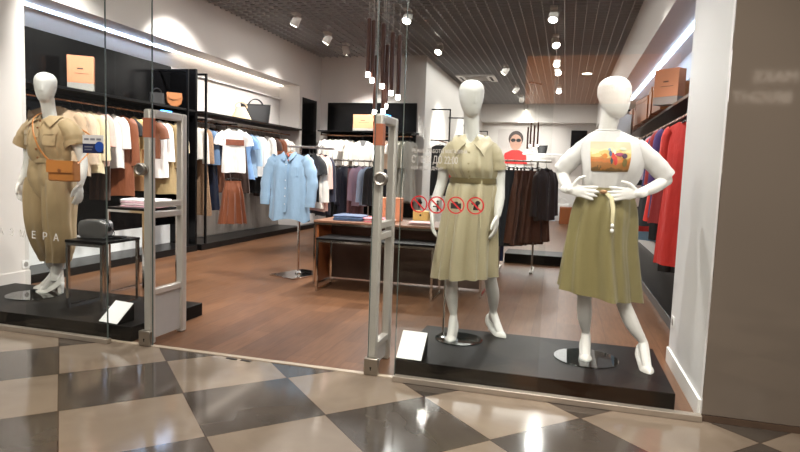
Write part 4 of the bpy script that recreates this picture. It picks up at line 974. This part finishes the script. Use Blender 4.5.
# chest print: plain colour patches of a landscape-like picture
def print_mat():
    m = bpy.data.materials.new('chest_print'); m.use_nodes = True; nt = m.node_tree; bs = nt.nodes['Principled BSDF']
    tc = nt.nodes.new('ShaderNodeTexCoord'); sp = nt.nodes.new('ShaderNodeSeparateXYZ'); nt.links.new(tc.outputs['Object'], sp.inputs[0])
    nz = nt.nodes.new('ShaderNodeTexNoise'); nz.inputs['Scale'].default_value = 18; nz.inputs['Detail'].default_value = 3; nt.links.new(tc.outputs['Object'], nz.inputs[0])
    ma = nt.nodes.new('ShaderNodeMath'); ma.operation = 'MULTIPLY_ADD'; ma.inputs[1].default_value = .11; nt.links.new(nz.outputs[0], ma.inputs[0]); nt.links.new(sp.outputs[2], ma.inputs[2])
    mr = nt.nodes.new('ShaderNodeMapRange'); mr.inputs[1].default_value = 1.195+.055; mr.inputs[2].default_value = 1.34+.055; nt.links.new(ma.outputs[0], mr.inputs[0])
    cr = nt.nodes.new('ShaderNodeValToRGB'); cr.color_ramp.interpolation = 'CONSTANT'; els = cr.color_ramp.elements
    pal = [(0, (98, 72, 34)), (.14, (150, 98, 44)), (.34, (184, 104, 42)), (.5, (178, 122, 60)), (.62, (206, 180, 112)), (.8, (222, 208, 160)), (.93, (206, 190, 160))]
    els[0].position, els[0].color = 0, lin(pal[0][1]); els[1].position, els[1].color = pal[1][0], lin(pal[1][1])
    for p, c in pal[2:]: q = els.new(p); q.color = lin(c)
    nt.links.new(mr.outputs[0], cr.inputs[0]); nt.links.new(cr.outputs[0], bs.inputs['Base Color']); bs.inputs['Roughness'].default_value = .6
    return m
gp = wrap(tee_R, O3, FT, m=14, n=16, a0=-PI/2-.68, a1=-PI/2+.62, off=.005, t0=.36, t1=.72)
pr = MB().sheet(gp, .003).build('chest_print', print_mat(), M3)
def patch(a, t, da, dt, col, nm='print_patch'):
    g = wrap(tee_R, O3, FT, m=4, n=4, a0=-PI/2+.08+a-da, a1=-PI/2+.08+a+da, off=.0085, t0=t-dt, t1=t+dt)
    c = sum((p for r in g for p in r), V())/25
    for r in g:
        for i, p in enumerate(r):
            pass
    # pull the corners in so that a patch is rounded
    for i, r in enumerate(g):
        for j, p in enumerate(r):
            u, v = abs(i-2)/2, abs(j-2)/2
            if u*v > .2: r[j] = p.lerp(c, .34*u*v)
    MB().sheet(g, .003).build(nm, mat('ink_%02x%02x%02x' % col, col, .6), pr)
for a, t, da, dt, c in ((-.05, .55, .06, .045, (196, 52, 36)), (-.13, .52, .05, .035, (70, 86, 120)), (-.02, .50, .05, .03, (232, 216, 190)), (.14, .53, .14, .022, (150, 60, 92)), (.30, .545, .10, .030, (84, 62, 84)), (-.30, .55, .08, .03, (196, 120, 40)),
                        (.02, .60, .05, .05, (186, 44, 34)), (-.10, .60, .04, .035, (44, 62, 66)), (.32, .62, .10, .045, (112, 96, 50)), (-.16, .47, .05, .02, (150, 168, 190)), (.25, .46, .12, .02, (206, 214, 190))): patch(a, t, da, dt, c)
FS = [(9, .8, .9), (5, 1., 2.4), (14, .35, 1.0)]
sk3 = [(1.195, .246, 3.892, .133, .100, .006), (1.15, .243, 3.895, .152, .122, .012), (1.05, .236, 3.90, .174, .146, .016), (.86, .226, 3.90, .190, .160, .020), (.68, .231, 3.90, .213, .172, .021), (.535, .235, 3.90, .228, .180, .025)]
MB().loft(wrap(sk3, O3, FS, m=30, tilt=lambda t, a, x, y: -t*.13*x), cap=False).build('skirt', OL, M3, ang=60)
MB().loft(wrap([(1.205, .246, 3.892, .137, .104, .003), (1.165, .245, 3.893, .146, .112, .004)], O3, [(22, .5, 0), (13, .5, 1)], m=4), cap=False).build('waistband', OL, M3, ang=60)
kn = V((.225, 3.760, 1.180))-o3
MB().ell(kn, (.022, .014, .013)).build('belt_knot', K((160, 120, 84)), M3)
MB().tube([kn+V((.01, 0, 0)), kn+V((.045, -.03, -.035)), kn+V((.056, -.062, -.10)), kn+V((.056, -.075, -.18))], [.011, .013, .012, .010], 10, flat=.35, up=(0, 1, 0)).build('belt_tie', K((196, 186, 150)), M3)
for dz in (-.185, -.215): MB().ell(kn+V((.056, -.077, dz-.008)), (.011, .009, .013)).build('tie_bead', SHOE, M3)

# --- jumpsuit mannequin on the left
JS = mat('khaki_cotton', (178, 152, 112), .62, var=.07, scale=7, bump=.5, bscale=9, bdist=.03, bstretch=(1, 1, .5), sheen=.2)
O1 = (-4.13, 4.02, .106); o1 = V(O1)
M1 = empty('mannequin', O1, 0, 'white mannequin in a khaki short-sleeved jumpsuit on the left podium', 'mannequin')
b = MB()
head(b, (-4.145, 4.0, 1.838), R_(30), R_(2))
limb(b, [(-4.135, 4.04, 1.52), (-4.140, 4.03, 1.63), (-4.143, 4.01, 1.75)], [.070, .054, .056])
torso(b, [(.95, -4.125, 4.02, .02, .02), (.98, -4.125, 4.02, .14, .10), (1.10, -4.125, 4.02, .15, .10), (1.26, -4.125, 4.02, .11, .08), (1.39, -4.13, 4.01, .13, .095), (1.50, -4.135, 4.02, .125, .07), (1.555, -4.135, 4.035, .075, .05), (1.60, -4.136, 4.04, .03, .03)])
limb(b, [(-4.285, 4.03, 1.505), (-4.36, 4.04, 1.40), (-4.385, 4.05, 1.27), (-4.392, 4.03, 1.16), (-4.40, 3.98, 1.055)], [.036, .046, .038, .036, .025])
limb(b, [(-3.985, 4.03, 1.510), (-3.885, 4.04, 1.40), (-3.835, 4.05, 1.27), (-3.805, 4.02, 1.16), (-3.785, 3.97, 1.055)], [.036, .046, .038, .036, .025])
hand(b, (-4.40, 3.98, 1.055), (.0, -.10, -1), (1, .1, 0), (0, -1, -.1), .28, tdir=(.25, -.5, -.8))
hand(b, (-3.785, 3.97, 1.055), (.02, -.12, -1), (-1, .1, 0), (0, -1, -.1), .28, tdir=(-.3, -.5, -.8))
A5, T5_ = (-4.36, 4.25, .215), (-4.49, 4.17, .106); A6, T6_ = (-4.165, 4.10, .215), (-4.345, 4.055, .106); A5, A6 = ank(A5, T5_, .085), ank(A6, T6_, .085)
limb(b, [(-4.19, 4.02, .98), (-4.235, 4.04, .76), (-4.27, 4.08, .58), (-4.33, 4.18, .40), A5], [.088, .072, .052, .052, .033])
limb(b, [(-4.06, 4.02, .98), (-4.055, 4.03, .76), (-4.08, 4.04, .58), (-4.13, 4.09, .40), A6], [.088, .072, .052, .052, .033])
foot(b, A5, T5_, .085); foot(b, A6, T6_, .085)
fuse(b, M1, O1, WHITEM)
shoe(M1, O1, A5, T5_, True, .085); shoe(M1, O1, A6, T6_, True, .085)
for A_ in (A5, A6):
    a = V(A_)-o1; MB().tube([a+V((0, 0, -.045)), a+V((0, .0, .02)), a+V((0, 0, .07))], [.040, .037, .039], 16, cap=False).build('boot_shaft', SHOE, M1)
base(M1, -.13, -.06, None, .21)
FJ = [(6, 1, .4), (10, .6, 1.5), (3, .8, 2.6)]
jt = [(1.612, -4.137, 4.035, .064, .054, 0), (1.592, -4.137, 4.033, .112, .066, .001), (1.55, -4.136, 4.027, .180, .090, .002), (1.48, -4.133, 4.015, .198, .115, .004), (1.38, -4.128, 4.005, .190, .128, .007), (1.29, -4.122, 4.008, .182, .125, .010), (1.235, -4.120, 4.012, .168, .116, .006)]
loft_open(wrap(jt, O1, FJ, m=40, n=120), 0, .26, JS).build('bodice', JS, M1, ang=60)
jh = [(1.255, -4.120, 4.012, .168, .118, .006), (1.20, -4.122, 4.013, .180, .130, .008), (1.10, -4.124, 4.02, .190, .145, .008), (1.00, -4.116, 4.02, .190, .130, .004), (.93, -4.116, 4.02, .15, .10, .002)]
MB().loft(wrap(jh, O1, FJ, m=18), cap=False).build('hip_panel', JS, M1, ang=60)
for s, cx, zz in ((-1, -4.30, .375), (1, -4.125, .385)):
    lg = [(1.10, -4.126+s*.080, 4.02, .104, .138, .006), (1.02, -4.128+s*.090, 4.02, .104, .148, .006), (.90, -4.13+s*.094, 4.02, .102, .146, .007), (.72, -4.14+s*.090, 4.03, .098, .136, .009), (.54, (cx-4.122+s*.110)/2, 4.06+.04*(s < 0), .098, .120, .010), (zz, cx, 4.09+.10*(s < 0), .088, .092, .008)]
    g_l = MB().loft(wrap(lg, O1, FJ, m=24, n=48, ph=s), cap=False).build('trouser_leg', JS, M1, ang=60)
    c = wrap(lg, O1, FJ, m=3, n=48, ph=s, off=.004, t0=.93, t1=1.0); MB().loft(c, cap=False).build('hem', JS, g_l, ang=60)
for s in (-1, 1):
    sh = V((-4.135+s*.140, 4.03, 1.540)); w = .135 if s < 0 else .10
    sl = sleeve_tube([sh, sh+V((s*.085, .005, -.075)), sh+V((s*w*1.05, .01, -.165))], [.070, .080, .084], O1, .03).build('sleeve', JS, M1, ang=60)
    d = V((s*.45, .02, -.9)).normalized(); q = sh+V((s*w*1.05, .01, -.165))-o1
    MB().tube([q-d*.035, q+d*.012], [.086, .087], 24, cap=False).build('cuff', JS, sl)
    collar_wing(M1, O1, jt, FJ, s, JS, .24, .13, .09)
    gq = wrap(jt, O1, FJ, m=6, n=6, a0=-PI/2+s*.62-.26, a1=-PI/2+s*.62+.26, off=.007, t0=.50, t1=.70)
    MB().sheet(gq, .006).build('chest_pocket', JS, M1)
    gq = wrap(jt, O1, FJ, m=3, n=6, a0=-PI/2+s*.62-.28, a1=-PI/2+s*.62+.28, off=.011, t0=.49, t1=.55)
    MB().sheet(gq, .006).build('pocket_flap', JS, M1)
MB().loft(wrap([(1.262, -4.120, 4.012, .176, .126, .003), (1.222, -4.120, 4.012, .178, .128, .003)], O1, [(5, 1, .3)], m=3), cap=False).build('belt', JS, M1)
MB().sheet(wrap(jt, O1, FJ, m=22, n=4, a0=-PI/2-.10, a1=-PI/2+.10, off=.006, t0=.27, t1=.98), .004).build('placket', JS, M1)
for t in (.30, .45, .60, .75, .90):
    p = wrap(jt, O1, FJ, m=1, n=1, a0=-PI/2, a1=-PI/2+.01, off=.010, t0=t, t1=t+.001)[0][0]
    MB().tube([p+V((0, .002, 0)), p+V((0, -.005, 0))], .0085, 12).build('button', STRAPM, M1)
# tan box bag hanging from the neck of the jumpsuit mannequin
OB = V((-3.80, 3.83, 1.085))
e = empty('crossbody_bag', OB, R_(8), 'tan leather box bag hanging in front of the jumpsuit mannequin', 'bag')
MB().box(-.110, .110, -.045, .045, 0, .155).build('bag_body', TAN, e, bevel=.012)
fl = MB().sheet([[(x, -.052-.004*t, .158-.09*t) for x in (-.112, -.06, 0, .06, .112)] for t in (-.05, .3, .65, 1)], .006).box(-.112, .112, -.052, .047, .150, .160).build('flap', TAN, e)
MB().tube([(0, -.064, .085), (0, -.054, .085)], .014, 16).build('clasp', STRAPM, e)
MB().box(-.116, -.108, -.02, .02, .09, .17).build('side_tab', STRAPM, e)
P_ = [V((-.112, 0, .14)), V((-.19, -.02, .24)), V((-.25, -.01, .36)), V((-.305, .05, .455)), V((-.335, .12, .51)), V((-.33, .24, .545)), V((-.16, .30, .47)), V((.04, .29, .36)), V((.13, .12, .24)), V((.112, 0, .14))]
pp, rr = smooth_path(P_, [.007]*10, 40); MB().tube(pp, rr, 8, flat=.5, up=(0, 1, 0)).build('strap', TAN, e)

# ------------------------------------------------------------------ writing on the glass
WTX = mat('white_vinyl', (214, 212, 208), .6); RTX = mat('red_vinyl', (188, 34, 40), .5); DTX = mat('black_vinyl', (30, 28, 28), .6); GTX = mat('grey_vinyl', (186, 182, 178), .6)
yg = YG-.0065
e = empty('window_lettering', (-3.894, yg, .722), 0, 'spaced white letters РАЗМЕРА along the left glass', 'window lettering')
for i, ch in enumerate('РАЗМЕРА'):
    text_obj('letter', ch, .072, (-.098+.0975*i, 0, .004-.003*i), WTX, e, align='CENTER')
e = empty('opening_hours_sign', (-.868, YG+.0132, 1.33), 0, 'grey opening hours lettering on the right glass', 'window lettering')
text_obj('line_of_text', 'РЕЖИМ РАБОТЫ МАГАЗИНА', .030, (0, 0, .050), GTX, e, sx=.76)
text_obj('line_of_text', 'С 10:00 ДО 22:00', .060, (0, 0, .0), GTX, e, sx=.60)
text_obj('line_of_text', 'БЕЗ ВЫХОДНЫХ', .026, (0, 0, -.048), GTX, e, sx=.9)
def ring(mb, c, r, w):
    n = 40; vs = []
    for k in range(n):
        a = 2*PI*k/n
        for rr in (r, r-w):
            for yy in (-.0008, .0008): vs.append((c[0]+rr*math.cos(a), yy, c[1]+rr*math.sin(a)))
    fs = []
    for k in range(n):
        a, b_ = 4*k, 4*((k+1) % n)
        fs += [(a, b_, b_+2, a+2), (a+1, a+3, b_+3, b_+1), (a, a+1, b_+1, b_), (a+2, b_+2, b_+3, a+3)]
    mb.add(vs, fs)
def flat_poly(mb, pts):
    n = len(pts); mb.add([(x, -.0006, z) for x, z in pts]+[(x, .0006, z) for x, z in pts], [tuple(range(n)), tuple(range(2*n-1, n-1, -1))]+[(k, (k+1) % n, n+(k+1) % n, n+k) for k in range(n)])
def disc(mb, x, z, r, rz=None): flat_poly(mb, [(x+r*math.cos(2*PI*k/16), z+(rz or r)*math.sin(2*PI*k/16)) for k in range(16)])
def no_sign(x, z, label, draw):
    e = empty('prohibition_sign', (x, YG+.0125, z), 0, label, 'sign', 'red prohibition signs on the right glass')
    m = MB(); ring(m, (0, 0), .050, .0075); m.build('red_ring', RTX, e)
    m = MB(); flat_poly(m, [(-.036, .029), (-.030, .035), (.036, -.029), (.030, -.035)]); m.build('red_slash', RTX, e)
    m = MB(); draw(m); o = m.build('pictogram', DTX, e); o.location.y = .0016
def d1(m):
    flat_poly(m, [(-.013, .012), (.015, .012), (.002, -.028), (-.002, -.028)]); disc(m, .002, .018, .012); disc(m, .010, .010, .008)
def d2(m):
    disc(m, .006, .020, .007); flat_poly(m, [(0, .012), (.012, .012), (.012, -.008), (0, -.008)]); flat_poly(m, [(-.022, -.006), (.016, -.006), (.016, -.013), (-.022, -.013)]); flat_poly(m, [(0, -.012), (.012, -.012), (.014, -.034), (.004, -.034)])
def d3(m):
    flat_poly(m, [(-.030, .012), (.030, .012), (.030, -.020), (-.030, -.020)]); flat_poly(m, [(-.010, .020), (.010, .020), (.012, .012), (-.012, .012)])
def d4(m):
    disc(m, .012, .016, .014, .012); flat_poly(m, [(-.012, .008), (.016, .012), (.018, -.026), (-.006, -.026)]); disc(m, -.014, .012, .010, .008); flat_poly(m, [(-.014, -.026), (-.004, -.026), (-.002, -.004), (-.010, -.004)])
no_sign(-.812, 1.073, 'red no-ice-cream sign, first of the four round signs on the glass', d1)
no_sign(-.708, 1.073, 'red prohibition sign second from the left, over the mannequin forearm', d2)
no_sign(-.595, 1.077, 'red no-camera sign, third of the four round signs', d3)
no_sign(-.483, 1.080, 'red no-dogs sign, rightmost of the four round signs', d4)
e = empty('door_sticker', (-3.085, yg, 1.37), 0, 'white and dark blue sticker on the left glass near its edge', 'sticker')
MB().box(-.085, .085, -.0008, .0008, .0, .058).build('white_panel', mat('sticker_white', (196, 196, 196), .5), e)
MB().box(-.085, .085, -.0008, .0008, -.064, -.001).build('blue_panel', mat('sticker_navy', (28, 34, 66), .4), e)
m = MB(); disc(m, .052, -.020, .036); o = m.build('blue_circle', mat('sticker_blue', (36, 72, 150), .4), e); o.location.y = -.0016
m = MB(); 
for k in range(3): m.box(-.072+.05*k, -.034+.05*k, -.0016, -.0008, .022, .036)
m.box(-.07, .0, -.0016, -.0008, -.026, -.018).box(-.07, -.01, -.0016, -.0008, -.044, -.038); m.build('printed_lines', mat('sticker_ink', (110, 112, 120), .5), e)

# ------------------------------------------------------------------ far end of the shop
e = empty('wall_poster', (-1.70, YF-.012, 2.20), 0, 'advertising poster of a person in sunglasses and red top on the far wall', 'poster')
MB().box(-.62, .62, -.01, .011, -.55, .62).build('poster_sheet', mat('poster_grey', (196, 188, 184), .5), e)
m = MB(); flat_poly(m, [(-.42, -.55), (.42, -.55), (.36, -.20), (.12, -.08), (-.12, -.08), (-.36, -.20)]); o = m.build('red_top', mat('poster_red', (196, 44, 40), .5), e); o.location.y = -.0125
m = MB(); disc(m, 0, .18, .20, .27); o = m.build('face', mat('poster_skin', (196, 150, 128), .5), e); o.location.y = -.0145
m = MB(); disc(m, 0, .30, .25, .27); o = m.build('hair', mat('poster_hair', (60, 44, 38), .5), e); o.location.y = -.0118
m = MB(); disc(m, -.09, .25, .085, .06); disc(m, .09, .25, .085, .06); o = m.build('sunglasses', HOLE, e); o.location.y = -.0185
tag(MB().box(-.62, .62, 0, .45, 0, .9).build('display_counter', WHITEP, bevel=.01), 'white counter at the far wall, seen between the two right mannequins', 'counter').location = (-.3, 19.2, 0)
tag(MB().box(-1.3, 1.3, 0, .35, 0, .05).build('wall_shelf', WHITEP, bevel=.005), 'white shelf on the far wall holding the black bag', 'shelf').location = (-.1, YF-.86, 1.95)
tote('bucket_bag', (-.78, YF-.68, 2.00), 0, .26, .24, .2, BLKL, 'black bucket bag on the far white shelf', False, 1.3)
tote('shopping_bag', (-.42, 17.6, 0), .2, .40, .42, .24, mat('pale_blue_paper', (206, 216, 226), .6), 'pale blue shopping bag on the floor at the far end', True, 1.05)
tote('shopping_bag', (-.02, 17.8, 0), -.2, .40, .48, .24, WHITEP, 'white shopping bag on the floor at the far end', True, 1.05)
tag(MB().box(-.25, .25, 0, .4, 0, .45).build('storage_box', WOODP, bevel=.008), 'wooden box on the floor beside the far shopping bags', 'box').location = (.15, 16.6, 0)
tag(MB().box(-.25, .25, -.1, .1, 0, .9).build('speaker_panel', BLACKP, bevel=.01), 'black panel on the far wall behind the olive-skirt mannequin', 'panel').location = (.35, YF-.12, 1.9)

# ------------------------------------------------------------------ the hall opposite the shop front (seen only as reflections)
struct('wall_hall', MB().box(-9, 6, -6.1, -6, 0, 3.9), mat('hall_wall', (62, 52, 46), .6))
struct('ceiling_hall', MB().box(-9, 6, -6, 3.385, 3.9, 4.0), mat('hall_ceiling', (90, 84, 78), .8))
ORF = emit_mat('orange_fascia', (255, 150, 60), .9)
e = empty('lit_fascia', (.6, -5.95, 2.75), 0, 'orange lit fascia of the shop across the hall, seen mirrored in the glass', 'sign')
MB().box(-1.5, 1.4, -.04, .03, 0, .95).build('light_panel', ORF, e)
e = empty('fascia_sign', (3.45, -5.95, 2.75), 0, 'white MAKE BRIGHT lettering across the hall, seen mirrored in the grey facade', 'sign')
MB().box(-1.1, 1.1, -.04, 0, -.3, .9).build('backing_board', mat('sign_backing', (120, 84, 56), .5), e)
for t_, x, z in (('MAKE', .20, .50), ('BRIGHT', .0, .12)): text_obj('line_of_text', t_, .29, (x, .012, z), emit_mat('letter_glow', (255, 240, 220), 2.2), e, rot=(PI/2, 0, PI), align='CENTER', th=.01)
# small things
for x, l in ((-2.03, 'small dark slot plate in the entrance tile, the left of two'), (-1.925, 'small dark slot plate in the entrance tile, the right of two')):
    e = empty('floor_plate', (x, 3.375, 0), R_(-5), l, 'floor plate')
    MB().box(-.038, .038, -.011, .011, 0, .003).build('metal_plate', mat('dark_steel', (58, 52, 48), .4, .6), e); MB().box(-.028, .028, -.003, .003, .0031, .0036).build('slot', HOLE, e)
e = empty('wallet', (-3.44, 3.98, .6415), R_(14), 'flat black wallet beside the silver bag on the small side table', 'wallet')
MB().box(-.06, .06, -.045, .045, 0, .018).build('wallet_body', BLKL, e, bevel=.005); MB().box(-.061, .061, -.046, .0, .0182, .021).build('flap', BLKL, e, bevel=.001)
